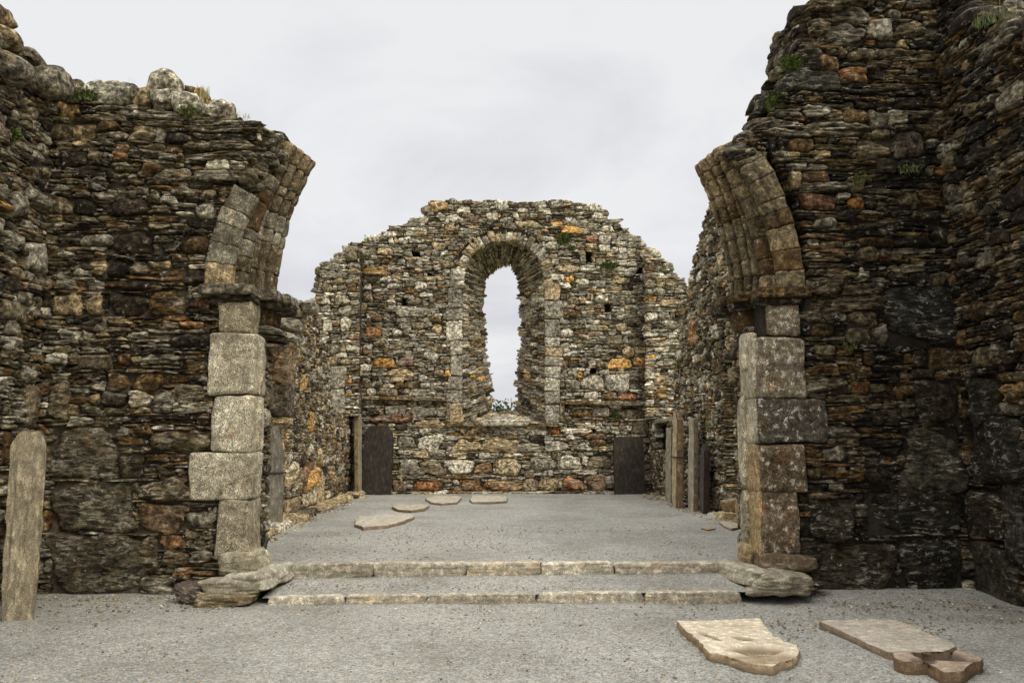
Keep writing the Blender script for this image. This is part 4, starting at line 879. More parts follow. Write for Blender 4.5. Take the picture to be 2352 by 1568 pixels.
# ------------------------------------------------------------------ steps
def step_row(y, z, h, depth, x0, x1, cuts, labels, group, dz=0.0, seed=0):
    xs = [x0] + cuts + [x1]
    for i, (a, b) in enumerate(zip(xs[:-1], xs[1:])):
        S = Stones(100 + seed + i); zz = z + dz * i
        S.add(((a + b) / 2, y + depth / 2 + (.01 if i % 2 else -.008), zz - h / 2), rot2(np.array([1, 0, 0.]), np.array([0, 0, 1.]), .002 * (-1) ** i)[0], (0, 0, 1), (0, -1, 0), ((b - a) / 2 - .003, h / 2, depth / 2), 12, .035, [(.38, .345, .275), (.42, .385, .31), (.40, .355, .275), (.43, .395, .32), (.37, .33, .26)][(i + seed) % 5], .25, 26)
        o = S.build('step_stone', M_STEP, None, ((a + b) / 2, y, zz - h)); tag(o, labels[i], 'step', group)
XS = lambda px, y: on(px, 1300, 1, y)[0]
ORD = ['leftmost', 'second from the left', 'middle', 'second from the right', 'rightmost']
step_row(8.86, .268, .20, .17, XS(668, 8.9), XS(1655, 8.9), [XS(q, 8.9) for q in (858, 1072, 1240, 1412)], [f'long squared riser stone of the upper step, {w} of its five' for w in ORD], 'riser stones of the upper step', -.002, 0)
step_row(8.08, .078, .16, .12, XS(615, 8.1), XS(1702, 8.1), [XS(q, 8.1) for q in (796, 978, 1232, 1480)], [f'low riser stone of the lower step, {w} of its five' for w in ORD], 'riser stones of the lower step', .006, 3)
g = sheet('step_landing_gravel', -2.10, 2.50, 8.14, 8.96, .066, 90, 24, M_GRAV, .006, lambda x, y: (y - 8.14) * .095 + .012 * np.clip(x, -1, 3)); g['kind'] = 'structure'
def pebbles(name, areas, seed, mat):
    rng = np.random.default_rng(seed); S = Stones(seed)
    for (x0, x1, y0, y1, z, n, r0, r1, cols) in areas:
        for _ in range(n):
            r = r0 + (r1 - r0) * rng.random() ** 2.5; a = rng.uniform(0, 3.14); c, q = math.cos(a), math.sin(a)
            x, y = rng.uniform(x0, x1), rng.uniform(y0, y1)
            S.add((x, y, (z(x, y) if callable(z) else z) + r * .25), (c, q, 0), (-q, c, 0), (0, 0, 1), (r, r * rng.uniform(.5, .9), r * rng.uniform(.35, .7)), 3, .16, cols[rng.integers(len(cols))], .2, 2)
    o = S.build(name, mat, None, (0, 0, 0)); o['kind'] = 'stuff'; o['label'] = 'loose chips and pebbles scattered over the gravel'; return o
PC = ['grey', 'mid', 'grey', 'tan', 'light', 'grey', 'tan', 'grey', 'light']
pebbles('loose_pebbles', [(-4.4, 4.8, 4.6, 8.0, .004, 2600, .004, .010, PC), (1.5, 2.9, 6.2, 7.3, .004, 500, .004, .014, PC), (3.0, 4.6, 6.2, 7.3, .004, 500, .004, .014, PC), (-4.4, -2.3, 7.7, 8.5, .012, 330, .005, .017, PC), (-4.4, -2.8, 8.25, 8.55, .02, 200, .005, .02, PC), (3.1, 4.8, 7.5, 8.5, .012, 420, .005, .017, PC), (3.1, 4.8, 8.3, 8.55, .022, 260, .005, .02, PC), (-4.4, 4.8, 7.0, 8.05, .004, 700, .004, .016, PC),
    (-2.0, 2.4, 8.25, 8.84, .10, 700, .004, .012, PC), (-2.3, 2.6, 9.05, 12.5, ZC + .004, 1300, .004, .012, PC), (XL + .25, XL + .55, 10, 20, ZC, 500, .008, .03, PC), (XR - .5, XR - .1, 12.5, 20.3, ZC, 600, .008, .03, PC), (XL + .3, XR - .3, 20.2, 20.6, ZC, 300, .008, .03, PC)], 90, M_STEP)

def rough(name, px, y, dep, label, cat, col='tan', k=4.5, amp=.14, lam=.6, mat=None, group=None, rz=0, n=18, seed=0, tilt=0):
    """a single rough stone: box px=(x0,y0,x1,y1) read on the plane y"""
    p0, p1 = on((px[0]), (px[1] + px[3]) / 2, 1, y), on(px[2], (px[1] + px[3]) / 2, 1, y); zt, zb = on(px[0], px[1], 1, y)[2], on(px[0], px[3], 1, y)[2]
    S = Stones(200 + seed); c = np.array([(p0[0] + p1[0]) / 2, y + dep / 2, (zt + zb) / 2])
    U, Nn = rot2(np.array([1, 0, 0.]), np.array([0, -1, 0.]), rz); V = np.array([0, 0, 1.]); U, V = rot2(U, V, tilt)
    S.add(c, U, V, Nn, ((p1[0] - p0[0]) / 2, (zt - zb) / 2, dep / 2), k, amp, col, lam, n, 0)
    return tag(S.build(name, mat or M_STEP, None, (c[0], c[1], zb)), label, cat, group)
def roughm(name, c, half, label, cat, col='tan', k=5, amp=.12, lam=.6, mat=None, group=None, rz=0, n=20, seed=0, tilt=(0, 0)):
    S = Stones(300 + seed); cz, sz = math.cos(rz), math.sin(rz)
    U = np.array([cz, sz, tilt[0]]); U /= np.linalg.norm(U); W_ = np.array([-sz, cz, tilt[1]]); W_ -= U * (W_ @ U); W_ /= np.linalg.norm(W_); V = np.cross(U, W_)
    S.add(c, U, V, -W_, (half[0], half[2], half[1]), k, amp, col, lam, n, 0)
    return tag(S.build(name, mat or M_STEP, None, (c[0], c[1], c[2] - half[2])), label, cat, group)
G = 'rough stones at the foot of the left jamb'
rough('footing_stone', (488, 1272, 584, 1334), 8.32, .5, 'rough lichen-spotted block directly under the rusty base of the left jamb', 'stone', (.30, .275, .20), 5, .13, .5, group=G, seed=1)
rough('footing_stone', (574, 1266, 612, 1308), 8.75, .25, 'small pale cube of stone beside the left jamb, on the gravel edge', 'stone', 'light', 3.4, .16, .2, group=G, seed=2)
roughm('footing_stone', (-2.25, 8.56, .20), (.23, .46, .075), 'long pale slab sloping down beside the left end of the steps', 'stone', (.36, .335, .27), 8, .08, .5, group=G, rz=-.10, seed=3)
roughm('footing_stone', (-2.38, 8.20, .155), (.27, .16, .065), 'ledge stone in front of the left jamb, just above the lowest slate', 'stone', 'grey', 8, .07, .4, group=G, rz=.05, seed=4)
roughm('footing_stone', (-2.42, 8.12, .055), (.26, .15, .055), 'thin broken slate lying on the gravel at the left end of the lower step', 'stone', 'mid', 6, .10, .5, group=G, rz=.05, seed=5)
roughm('footing_stone', (-2.70, 8.22, .085), (.20, .16, .075), 'tilted reddish footing stone at the outer corner of the left jamb', 'stone', 'purple', 4, .18, .7, group=G, rz=-.35, seed=6, tilt=(-.35, 0))
G = 'rough stones at the foot of the right jamb'
roughm('footing_stone', (2.62, 8.62, .20), (.17, .42, .07), 'long pale edging slab beside the right end of the steps', 'stone', (.34, .31, .24), 8, .08, .5, group=G, rz=.18, seed=7)
roughm('footing_stone', (2.82, 8.18, .165), (.27, .18, .10), 'chunky overhanging block at the right end of the lower step', 'stone', (.24, .215, .16), 6, .13, .7, group=G, rz=-.12, seed=8)
rough('footing_stone', (1756, 1276, 1882, 1322), 8.40, .45, 'red-brown plinth block directly under the right jamb', 'stone', (.15, .11, .07), 5, .10, .4, group=G, seed=9)
rough('footing_stone', (1712, 1254, 1752, 1298), 8.75, .28, 'small brown cube of stone tucked behind the right jamb plinth', 'stone', 'tan', 4, .14, .3, group=G, seed=10)
roughm('footing_stone', (3.02, 8.36, .10), (.25, .14, .05), 'dark thin slate wedged between the right jamb plinth and the gravel', 'stone', 'dark', 4, .14, .9, group=G, rz=.1, seed=11)
# ------------------------------------------------------------------ slabs
def slab(name, outline, z0, h, label, cat, mat, col, carve=None, group=None, fr=None, seed=0, edge=.012, top_noise=.006, rings=22, lam=.2, dirt=None):
    """outline: metric (a,b) in the slab's own plane; h thickness. fr=(origin,A,B,N) lays it out; default is flat on the ground"""
    if fr is None: fr = (np.array([0, 0, z0]), np.array([1, 0, 0.]), np.array([0, 1, 0.]), np.array([0, 0, 1.]))
    P = np.array(outline, float); P = np.concatenate([P, P[:1]]); d = np.concatenate([[0], np.cumsum(np.linalg.norm(np.diff(P, axis=0), axis=1))])
    m = max(60, int(d[-1] / .022)); s = np.linspace(0, d[-1], m, endpoint=False); E = np.stack([np.interp(s, d, P[:, i]) for i in (0, 1)], 1)
    c = E.mean(0); dirs = E - c; L = np.linalg.norm(dirs, axis=1, keepdims=True)
    E = E + dirs / L * (edge * vnoise(np.stack([E[:, 0] * 14, E[:, 1] * 14, E[:, 0] * 0 + seed], 1), 3) + edge * .5 * vnoise(np.stack([E[:, 0] * 45, E[:, 1] * 45, E[:, 0] * 0 + seed], 1), 4))[:, None]
    rows = []
    def ring(k, z, off=0): q = c + (E - c) * k - (E - c) / L * off; rows.append(np.concatenate([q, np.full((m, 1), z)], 1))
    ring(.5, 0); ring(1, 0); 
    for t in (.25, .5, .75): ring(1, h * t, .004 * math.sin(t * 9))
    ring(1, h * .96, .001); ring(1, h, .004)
    for k in np.linspace(.985, .02, rings): ring(k, h, .004)
    R = np.array(rows); nr_ = len(R); V = R.reshape(-1, 3)
    tp = slice(6 * m, None)
    T = V[tp]; T[:, 2] += top_noise * vnoise(np.stack([T[:, 0] * 6, T[:, 1] * 6, T[:, 0] * 0 + seed], 1), 5) + top_noise * .5 * vnoise(np.stack([T[:, 0] * 22, T[:, 1] * 22, T[:, 0] * 0 + seed], 1), 6)
    if carve is not None: T[:, 2] += carve(T[:, 0], T[:, 1])
    sd = slice(2 * m, 6 * m); q = V[sd]; nz = .010 * vnoise(np.stack([q[:, 0] * 20, q[:, 1] * 20, q[:, 2] * 60], 1), 9); dd = np.tile(dirs / L, (4, 1)); q[:, :2] += dd * nz[:, None]
    ii = np.arange(nr_ * m).reshape(nr_, m); jj = np.roll(ii, -1, 1); F = np.stack([ii[:-1], jj[:-1], jj[1:], ii[1:]], 2).reshape(-1, 4)
    n0 = len(V); V = np.concatenate([V, [[c[0], c[1], 0], [c[0], c[1], V[ii[-1]][:, 2].mean()]]])
    t0 = np.stack([np.full(m, n0), jj[0], ii[0]], 1); t1 = np.stack([np.full(m, n0 + 1), ii[-1], jj[-1]], 1)
    area = sum(E[i, 0] * E[(i + 1) % m, 1] - E[(i + 1) % m, 0] * E[i, 1] for i in range(m))
    if area < 0: F = F[:, ::-1]; t0 = t0[:, ::-1]; t1 = t1[:, ::-1]
    cols = np.tile([*(PAL[col] if isinstance(col, str) else col), lam], (len(V), 1)).astype(float)
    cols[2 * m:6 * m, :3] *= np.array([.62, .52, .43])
    if dirt is not None:
        dm = np.clip((-carve(V[:-2, 0], V[:-2, 1]) - .012) / .02, 0, 1) * (V[:-2, 2] > 0) * .8; dm[:6 * m] = 0
        cols[:-2, :3] += (np.array(dirt) - cols[:-2, :3]) * dm[:, None]
    O, A, B, Nn = fr; W_ = O + V[:, :1] * A + V[:, 1:2] * B + V[:, 2:] * Nn
    rgb = PAL[col] if isinstance(col, str) else col
    base = O + c[0] * A + c[1] * B
    if fr[3][2] < .5: base = np.array([W_[:, 0].mean(), W_[:, 1].mean(), W_[:, 2].min()])
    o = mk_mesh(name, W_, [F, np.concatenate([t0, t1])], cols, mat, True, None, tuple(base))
    return tag(o, label, cat, group)
def gpx(L, z): return [tuple(on(u, v, 2, z)[:2]) for u, v in L]
def bump_(cx, cy, rx, ry, d, rot=0, soft=.12):
    def f(x, y):
        a, b = (x - cx) * math.cos(rot) + (y - cy) * math.sin(rot), -(x - cx) * math.sin(rot) + (y - cy) * math.cos(rot)
        r = np.sqrt((a / rx) ** 2 + (b / ry) ** 2); return -d * np.clip((1 + soft - r) / (2 * soft), 0, 1)
    return f
zc_ = .06
hx, hy = on(1705, 1465, 2, zc_)[:2]; wx, wy = on(1738, 1489, 2, zc_)[:2]; lx, ly = on(1628, 1459, 2, zc_)[:2]
carvA = lambda x, y: (bump_(hx, hy, .07, .085, .045)(x, y) + bump_(wx, wy, .19, .09, .05, 0, .2)(x, y) + bump_(lx, ly, .03, .16, .045, .3)(x, y) + bump_(on(1745, 1508, 2, zc_)[0], on(1745, 1508, 2, zc_)[1], .32, .14, .028, .1, .2)(x, y)
                       + bump_(on(1690, 1436, 2, zc_)[0], on(1690, 1436, 2, zc_)[1], .1, .04, .02)(x, y) + bump_(on(1625, 1434, 2, zc_)[0], on(1625, 1434, 2, zc_)[1], .06, .04, .02)(x, y))
slab('grave_slab', gpx([(1556, 1427), (1570, 1424), (1620, 1423), (1700, 1420), (1746, 1420), (1756, 1434), (1765, 1447), (1790, 1466), (1800, 1474), (1828, 1478), (1838, 1492), (1834, 1503), (1815, 1514), (1790, 1521), (1776, 1528), (1730, 1524), (1690, 1513), (1660, 1502), (1628, 1497), (1612, 1476), (1590, 1460), (1575, 1446)], zc_), 0, zc_,
     'pale carved slab with an oval hole lying flat on the gravel, nearest the steps', 'grave slab', M_SLAB, (.66, .58, .45), carvA, seed=1, edge=.014, top_noise=.008, rings=60, dirt=(.20, .125, .05))
slab('grave_slab', gpx([(1880, 1424), (1960, 1422), (2055, 1422), (2092, 1434), (2130, 1452), (2192, 1478), (2196, 1486), (2165, 1496), (2150, 1500), (2080, 1500), (2040, 1497), (2004, 1482), (1950, 1457)], .06), 0, .06,
     'smooth plain pinkish slab tapering to a point, flat on the gravel at the right', 'grave slab', M_SLAB, (.48, .43, .36), None, seed=2, edge=.006, top_noise=.004)
c1, c2, c3_ = on(2158, 1505, 2, .08), on(2122, 1518, 2, .08), on(2225, 1515, 2, .08)
carvB = lambda x, y: bump_(c1[0], c1[1], .16, .15, .06)(x, y) + bump_(c2[0], c2[1], .07, .07, .05)(x, y) + bump_(c3_[0], c3_[1], .06, .06, .05)(x, y)
slab('cross_fragment', gpx([(2052, 1499), (2080, 1497), (2130, 1497), (2180, 1497), (2200, 1496), (2230, 1500), (2254, 1510), (2254, 1520), (2238, 1520), (2228, 1530), (2206, 1542), (2170, 1544), (2150, 1534), (2125, 1520), (2080, 1520), (2056, 1512)], .08), 0, .085,
     'broken stone cross head with rounded holes, touching the tip of the plain pinkish slab', 'carved stone', M_SLAB, (.38, .30, .225), carvB, seed=3, edge=.012, top_noise=.006, rings=50, dirt=(.07, .05, .035))
for L, lab, col, sd, hh in (
    ([(815, 1203), (822, 1186), (880, 1180), (950, 1181), (951, 1186), (926, 1197), (890, 1206), (860, 1208), (835, 1210)], 'nearest of the flat slabs on the chancel gravel, tapering towards the right', (.46, .42, .35), 4, .085),
    ([(900, 1162), (912, 1157), (980, 1157), (985, 1160), (975, 1167), (945, 1171), (915, 1169)], 'short warped slab on the chancel gravel between the nearest slab and the far pair', (.42, .38, .30), 5, .08),
    ([(978, 1144), (1000, 1137), (1050, 1137), (1060, 1141), (1050, 1152), (1015, 1155), (990, 1152)], 'left one of the two flat slabs lying side by side below the gable wall', (.44, .40, .33), 6, .075),
    ([(1079, 1146), (1085, 1136), (1150, 1136), (1165, 1140), (1164, 1149), (1120, 1151), (1084, 1151)], 'right one of the two flat slabs lying side by side below the gable wall', (.46, .42, .35), 7, .07)):
    slab('grave_slab', gpx(L, ZC + .05), ZC - .005, hh * .68, lab, 'grave slab', M_SLAB, col, None, 'flat slabs on the chancel floor', seed=sd, edge=.02, top_noise=.01)
slab('flat_stone', gpx([(1651, 1199), (1662, 1196), (1690, 1200), (1700, 1210), (1680, 1214), (1662, 1207)], ZC + .03), ZC, .035, 'thin pale stone flush with the gravel in front of the column base', 'stone', M_SLAB, 'pale', None, seed=8)
slab('flat_stone', gpx([(1610, 1212), (1640, 1210), (1645, 1214), (1625, 1217)], ZC + .01), ZC, .014, 'small thin flake showing in the gravel near the right chancel wall', 'stone', M_SLAB, 'tan', None, seed=9)
def upright(outline_wh, base, face_dir, lean, thick, label, col, group=None, seed=0, mat=None, clamp=None, grooves=0):
    """standing slab: outline in (across, up) metres; base = foot centre; face_dir = angle of the outward normal"""
    Nn = np.array([math.cos(face_dir), math.sin(face_dir), 0.]); A = np.cross([0, 0, 1.], Nn); B = np.array([0, 0, 1.]) * math.cos(lean) - Nn * math.sin(lean); Nl = np.cross(A, B)
    o = slab('leaning_slab', outline_wh, 0, thick, label, 'grave slab', mat or M_UP, col, (lambda a, b: -grooves * np.clip(np.cos(a * 62 + .6 * vnoise(np.stack([a * 3, b * 2, a * 0], 1), 3)), 0, 1) + grooves * .8 * vnoise(np.stack([a * 25, b * 3, a * 0], 1), 3)) if grooves else None, group, (np.array(base, float), A, B, Nl), seed, .012, .008, 16 if not grooves else 34, .9)
    if clamp:
        S = Stones(400 + seed); zc2 = clamp; c = np.array(base) + B * zc2 + Nl * (thick + .008)
        hw = max(abs(p[0]) for p in outline_wh) + .03
        S.add(c, A, B, Nl, (hw, .012, .008), 12, .02, 'black', 0, 8)
        for sg in (-1, 1): S.add(c + A * sg * hw - Nl * (thick / 2 + .04), A, B, Nl, (.008, .012, thick / 2 + .06), 12, .02, 'black', 0, 6)
        S.build('iron_clamp', M_IRON, o)
    return o
up = math.pi / 2
upright([(-.105, -.05), (.115, -.05), (.135, .2), (.14, .9), (.14, 1.3), (.13, 1.50), (.09, 1.60), (.03, 1.585), (-.04, 1.61), (-.09, 1.56), (-.14, 1.47), (-.135, .8), (-.13, .3)], (-4.02, 7.55, 0), -up + .45, .02, .12, 'tall grooved timber-grey slab with a shouldered top, standing at the left edge', (.33, .285, .20), None, 11, M_UP, None, .014)
upright([(-.17, -.03), (.17, -.03), (.17, .6), (.165, 1.1), (.13, 1.35), (.06, 1.47), (-.03, 1.48), (-.11, 1.38), (-.16, 1.15), (-.17, .6)], (-3.10, 12.25, ZC), -.62, .03, .10, 'grey round-topped slab with a central ridge, standing just behind the left jamb', (.22, .205, .165), None, 12, None, .80, .012)
upright([(-.30, -.03), (.3, -.03), (.31, .8), (.30, 1.6), (.26, 1.92), (-.25, 1.90), (-.30, 1.2)], (-3.06, 20.05, ZC), 0, .03, .09, 'tall thin pale slab edge-on in the left corner of the chancel', (.40, .35, .24), None, 13)
upright([(-.33, -.03), (.33, -.03), (.35, .3), (.36, 1.2), (.33, 1.48), (.24, 1.60), (0, 1.63), (-.24, 1.6), (-.34, 1.45), (-.36, .6)], (-2.62, 20.36, ZC), -up, .05, .12, 'taller dark round-shouldered slab leaning on the gable wall at its left corner', (.052, .043, .036), None, 14)
upright([(-.36, -.03), (.36, -.03), (.37, .6), (.36, 1.25), (.33, 1.34), (.28, 1.36), (-.28, 1.36), (-.34, 1.33), (-.36, 1.2)], (3.39, 20.36, ZC), -up, .05, .12, 'shorter dark squared slab leaning on the gable wall at its right corner', (.050, .042, .033), None, 15)
GR = 'slabs standing against the right chancel wall'
ZT = lambda v, y: on(1560, v, 1, y)[2] - ZC
upright([(-.30, -.03), (.30, -.03), (.31, 1.2), (.28, ZT(984, 17.6)), (-.26, ZT(982, 17.6))], (3.80, 17.55, ZC), math.pi - .02, .03, .07, 'thin grey slab, farthest of the four standing against the right chancel wall', (.34, .31, .24), GR, 16)
upright([(-.33, -.03), (.33, -.03), (.34, 1.0), (.32, ZT(963, 16.3)), (.20, ZT(961, 16.3)), (.16, ZT(945, 16.3)), (-.28, ZT(945, 16.3)), (-.32, 1.2)], (3.70, 16.25, ZC), math.pi - .10, .03, .13, 'tallest, thick tan slab streaked with ochre against the right chancel wall', (.44, .37, .25), GR, 17, M_OCHRE, .95, .01)
upright([(-.26, -.03), (.26, -.03), (.27, 1.0), (.24, ZT(963, 15.5)), (.0, ZT(960, 15.5)), (-.22, ZT(963, 15.5)), (-.27, 1.0)], (3.80, 15.5, ZC), math.pi - .06, .03, .09, 'pale cracked narrow slab standing second from the doorway on the right', (.40, .37, .30), GR, 18)
upright([(-.24, -.03), (.22, -.03), (.25, .9), (.22, ZT(1032, 15.0)), (.05, ZT(1018, 15.0)), (-.10, ZT(1030, 15.0)), (-.26, .8)], (3.86, 14.9, ZC), math.pi - .10, .03, .10, 'dark purplish slab with a pointed top, nearest the doorway on the right', (.085, .070, .065), GR, 19)
# column base by the doorway
cb = thing('column_base', (3.93, 13.8, ZC), 'small drum of a column on a square plinth in the doorway behind the right jamb', 'column base')
def rpart(name, px, y, dep, col, k, parent, seed, lam=.2):
    p0, p1 = on(px[0], px[1], 1, y), on(px[2], px[3], 1, y); S = Stones(seed)
    S.add(((p0[0] + p1[0]) / 2, y + dep / 2, (p0[2] + p1[2]) / 2), (1, 0, 0), (0, 0, 1), (0, -1, 0), ((p1[0] - p0[0]) / 2, (p0[2] - p1[2]) / 2, dep / 2), k, .08, col, lam, 14); S.build(name, M_STEP, parent)
rpart('drum', (1664, 1146, 1703, 1180), 13.65, .30, (.30, .22, .13), 4.5, cb, 501)
rpart('plinth', (1657, 1177, 1705, 1199), 13.55, .42, 'tan', 7, cb, 502)
rough('loose_block', (1698, 1149, 1717, 1192), 13.3, .25, 'upright squarish block between the column base and the right jamb', 'stone', 'tan', 5, .1, .3, seed=21)
rough('loose_block', (1688, 1186, 1709, 1212), 13.1, .2, 'little brown stone lying in front of the column base', 'stone', (.27, .18, .1), 4, .14, .2, seed=22)
# ------------------------------------------------------------------ boulders along the wall heads
GB = 'round boulders along the top of the left arch wall'
for i, (px, dp, col, k, lab) in enumerate((
    ((184, 176, 292, 238), .02, (.34, .32, .25), 2.9, 'largest long boulder on top of the left wall, beside the green tuft'),
    ((292, 199, 348, 238), .15, 'tan', 3, 'small rounded boulder between the long one and the tall one on the left wall'),
    ((331, 157, 408, 210), .15, 'light', 2.9, 'topmost near-round boulder on the left wall, perched on a flat stone'),
    ((346, 206, 398, 232), .10, 'light', 6, 'squared stone directly under the topmost boulder on the left wall'),
    ((350, 232, 400, 246), .10, 'mid', 5, 'thin slate bedding the stones below the topmost boulder'),
    ((396, 212, 448, 254), .05, 'light', 6, 'pale squarish stone to the right of the topmost boulder'),
    ((408, 196, 444, 216), .35, 'mid', 4, 'small dark stone resting behind the pale squarish stone'),
    ((442, 199, 466, 226), .35, 'orange', 3.4, 'small rust-orange stone on the left wall head'),
    ((450, 228, 531, 274), .05, 'light', 2.8, 'rightmost rounded boulder on the left wall head, near the grass'),
    ((126, 184, 190, 232), .30, 'mid', 3, 'mossy sloping boulder where the left arch wall meets the nave wall'))):
    px = (px[0] - 3, px[1] - 5, px[2] + 3, px[3] + 6)
    rough('boulder', px, YA + dp, .32, lab, 'boulder', col, k, .10 if k < 5 else .06, .15, M_RUB, GB, 0, 22, 30 + i, .05 if i % 2 else -.04)
GE = 'round stones on the head of the gable wall'
for i, (a, b, c, d, col, lab) in enumerate(((778, 112, 886, 170, (.42, .28, .14), 'orange-tinged boulder at the left shoulder of the gable top'), (886, 96, 940, 134, 'grey', 'grey cobble just right of the orange-tinged boulder on the gable'),
    (963, 103, 1016, 134, 'mid', 'dark cobble on the left part of the gable top'), (1145, 100, 1228, 166, 'light', 'large pale cobble at the middle of the gable top'), (1455, 106, 1530, 154, 'grey', 'round grey cobble right of the middle of the gable top'),
    (1652, 126, 1746, 172, 'light', 'pale cobble at the right shoulder of the gable top'))):
    rough('cobble', (*c3(a, b), *c3(c, d)), YE - .06, .4, lab, 'boulder', col, 2.9, .1, .1, M_EAST, GE, 0, 14, 50 + i)
# ------------------------------------------------------------------ small plants
def tuft(name, u, v, y, label, cat, blades=60, h=.16, spread=.12, mat=None, lean=0., leafy=0, parentgroup='tufts rooted in the walls', seed=0, droop=.5, width=.005):
    rng = np.random.default_rng(700 + seed); b = on(u, v, 1, y); V, Q = [], []
    for i in range(blades):
        a = rng.uniform(0, 2 * math.pi); r = spread * rng.uniform(0, 1) ** .7; p = b + [r * math.cos(a), r * .6 * math.sin(a) - .02, rng.uniform(-.02, .01)]
        L = h * rng.uniform(.4, 1.1); da = rng.uniform(0, 2 * math.pi); d = np.array([math.cos(da), math.sin(da), 0]); w = np.array([-d[1], d[0], 0]) * width * rng.uniform(.6, 1.4)
        k0 = len(V); bend = rng.uniform(.1, 1.) * droop
        for t in (0, .35, .7, 1.):
            c = p + np.array([0, 0, 1]) * L * t * (1 - .3 * bend * t) + d * L * bend * t * t + np.array([lean * t * L, 0, 0]); ww = w * (1 - t * .85)
            V += [c - ww, c + ww]
        Q += [[k0, k0 + 1, k0 + 3, k0 + 2], [k0 + 2, k0 + 3, k0 + 5, k0 + 4], [k0 + 4, k0 + 5, k0 + 7, k0 + 6]]
        for j in range(leafy):
            t = rng.uniform(.3, 1); c = p + np.array([0, 0, 1]) * L * t * (1 - .3 * bend * t) + d * L * bend * t * t; q = rng.normal(0, 1, 3); q /= np.linalg.norm(q); s_ = np.cross(q, [0.3, .2, .9]); s_ /= np.linalg.norm(s_)
            l = rng.uniform(.012, .026); k0 = len(V); V += [c, c + q * l + s_ * l * .5, c + q * l * 2, c + q * l - s_ * l * .5]; Q.append([k0, k0 + 1, k0 + 2, k0 + 3])
    o = mk_mesh(name, np.array(V), np.array(Q), None, mat or M_GRASS, False, None, tuple(b)); return tag(o, label, cat, parentgroup)
WY = YA - .02
tuft('grass_tuft', 196, 232, YA + .02, 'bright green tuft beside the longest boulder on the left wall', 'plant', 120, .12, .12, M_GRASS, leafy=4, seed=1)
tuft('grass_tuft', 178, 236, YA + .02, 'green tuft between the mossy boulder and the longest boulder', 'plant', 60, .10, .08, M_GRASS, leafy=3, seed=2)
tuft('grass_tuft', 300, 235, YA + .2, 'thin dry stalks standing between two boulders on the left wall', 'plant', 14, .28, .05, M_STRAW, seed=3, droop=.15, width=.003)
tuft('grass_tuft', 432, 266, YA - .02, 'dull green tuft below the pale squarish stone on the left wall', 'plant', 90, .10, .10, M_GRASS, leafy=3, seed=4)
tuft('grass_tuft', 466, 228, YA + .3, 'straw-yellow tuft behind the rightmost boulder on the left wall', 'plant', 90, .16, .09, M_STRAW, seed=5, droop=.4)
tuft('grass_tuft', 545, 272, YA + .1, 'sparse thin grass at the right end of the left wall head', 'plant', 40, .09, .14, M_STRAW, seed=6, droop=.2, width=.003)
tuft('fern', 28, 322, 7.75, 'small green fern in the nave wall at the left edge', 'plant', 70, .09, .08, M_FERN, leafy=5, seed=7)
tuft('fern', 632, 400, YA + .5, 'tiny green sprig growing in the left arch stump', 'plant', 40, .07, .07, M_FERN, leafy=5, seed=8)
tuft('fern', 1293, 560, YE - .03, 'bright green fern beside the window head on the gable wall', 'plant', 110, .26, .16, M_FERN, leafy=14, seed=9)
tuft('fern', 1312, 574, YE - .03, 'smaller green sprig below and right of the bright fern on the gable', 'plant', 50, .14, .10, M_FERN, leafy=10, seed=10)
tuft('fern', 1400, 618, YE - .03, 'wide green clump growing on a ledge at the right of the gable', 'plant', 130, .20, .24, M_FERN, leafy=12, seed=11)
tuft('fern', 1415, 960, YE - .03, 'low dull green sprig below the right string course', 'plant', 50, .16, .10, M_FERN, leafy=8, seed=12)
tuft('fern', 1816, 160, YA - .02, 'green clump hanging on the upper broken edge of the right wall', 'plant', 130, .14, .10, M_FERN, leafy=6, seed=13, lean=-.4)
tuft('fern', 1785, 255, YA + .1, 'larger green clump on the broken edge midway up the right wall', 'plant', 170, .17, .11, M_FERN, leafy=6, seed=14, lean=-.3)
tuft('fern', 1972, 420, YA - .05, 'drooping dark fern in the middle of the right wall', 'plant', 40, .13, .06, M_GRASS, leafy=2, seed=15, droop=1.2)
tuft('fern', 2088, 398, YA - .05, 'small dark fern near the upper right corner of the right wall', 'plant', 40, .11, .10, M_GRASS, leafy=2, seed=16, droop=1.)
tuft('fern', 1950, 800, YA - .05, 'little green patch in the right wall above the orange stones', 'plant', 35, .05, .08, M_GRASS, leafy=2, seed=17)
tuft('grass_tuft', 2280, 60, YA - .9, 'thick grass on the head of the right nave wall, nearer the corner', 'plant', 220, .13, .20, M_GRASS, seed=18)
tuft('grass_tuft', 2338, 66, YA - 1.1, 'thick grass on the head of the right nave wall at the picture edge', 'plant', 220, .13, .18, M_GRASS, seed=19)
tuft('grass_tuft', 2300, 50, YA - .8, 'dry stalks rising from the grass on the right nave wall', 'plant', 40, .24, .25, M_STRAW, seed=20, droop=.2, width=.003)
tuft('grass_tuft', 655, 712, 11.2, 'orange-yellow tuft on the broken top of the left chancel wall', 'plant', 60, .22, .09, M_STRAW, seed=21, droop=.5)
tuft('fern', 1662, 516, 13.2, 'pale green sprig on the right chancel wall beside the arch stump', 'plant', 60, .12, .1, M_FERN, leafy=6, seed=22)
tuft('fern', 1572, 850, 17.4, 'moss-green growth hanging on the far end of the right chancel wall', 'plant', 120, .30, .12, M_FERN, leafy=8, seed=23, droop=1.2)
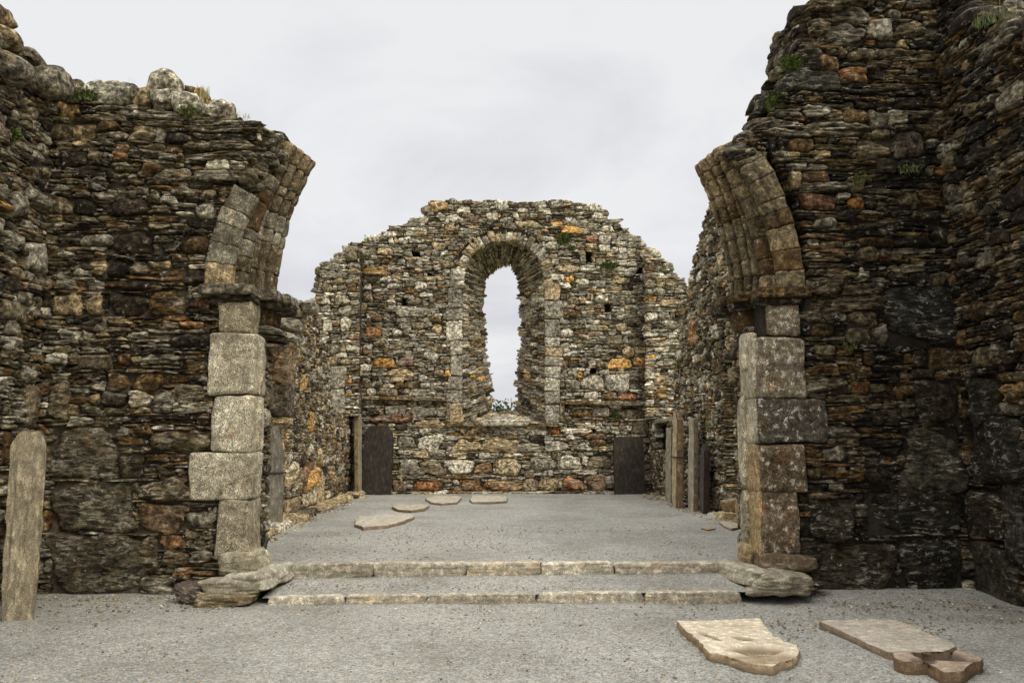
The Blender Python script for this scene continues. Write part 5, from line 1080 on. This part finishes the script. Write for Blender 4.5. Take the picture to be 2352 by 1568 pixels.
# ------------------------------------------------------------------ beyond the window
def far_tree(u, v, y, h, w, label, n=500, seed=0, bare=False):
    rng = np.random.default_rng(800 + seed); top = on(u, v, 1, y); base = np.array([top[0], y, top[2] - h]); t = thing('tree' if not bare else 'bare_sapling', tuple(base), label, 'tree')
    V, Q = [], []
    def limb(a, b, r0, r1):
        a, b = np.array(a), np.array(b); k0 = len(V); d = b - a; d = d / np.linalg.norm(d); x = np.cross(d, [.3, .9, .1]); x /= np.linalg.norm(x); yv = np.cross(d, x)
        for c, r in ((a, r0), (b, r1)):
            for i in range(6): an = i * math.pi / 3; V.append(c + x * r * math.cos(an) + yv * r * math.sin(an))
        for i in range(6): Q.append([k0 + i, k0 + (i + 1) % 6, k0 + 6 + (i + 1) % 6, k0 + 6 + i])
    limb(base, base + [0, 0, h * .95], h * .02 if not bare else .06, h * .004)
    for i in range(9):
        z = rng.uniform(.3, .85) * h; a = rng.uniform(0, 6.28); l = w * rng.uniform(.3, .9) * (1 - z / h * .5); limb(base + [0, 0, z], base + [l * math.cos(a), l * math.sin(a), z + l * .8], .03, .008)
    mk_mesh('trunk', np.array(V), np.array(Q), None, M_BARK, True, t)
    if not bare:
        c = rng.normal(0, 1, (n, 3)); c /= np.linalg.norm(c, axis=1, keepdims=True); c *= rng.uniform(.3, 1, (n, 1)) ** .5; c *= 1 + .35 * vnoise(c * 2.5 + seed, 3)[:, None]
        c = base + [0, 0, h * .6] + c * [w, w, h * .42]; V, Q = [], []
        for p in c:
            q = rng.normal(0, 1, 3); q /= np.linalg.norm(q); s_ = np.cross(q, [.1, .3, .9]); s_ /= np.linalg.norm(s_); l = rng.uniform(.08, .2); k0 = len(V)
            V += [p - q * l, p + s_ * l * .6, p + q * l, p - s_ * l * .6]; Q.append([k0, k0 + 1, k0 + 2, k0 + 3])
        mk_mesh('crown', np.array(V), np.array(Q), None, M_LEAF, False, t)
far_tree(1143, 925, 64, 3.6, 1.3, 'low leafy tree far away, seen at the left of the window foot', 700, 1)
far_tree(1156, 930, 70, 3.8, 1.2, 'second far leafy tree, just right of the first in the window', 600, 2)
far_tree(1174, 905, 52, 4.4, .7, 'thin bare sapling far away, seen at the right of the window foot', 0, 3, True)
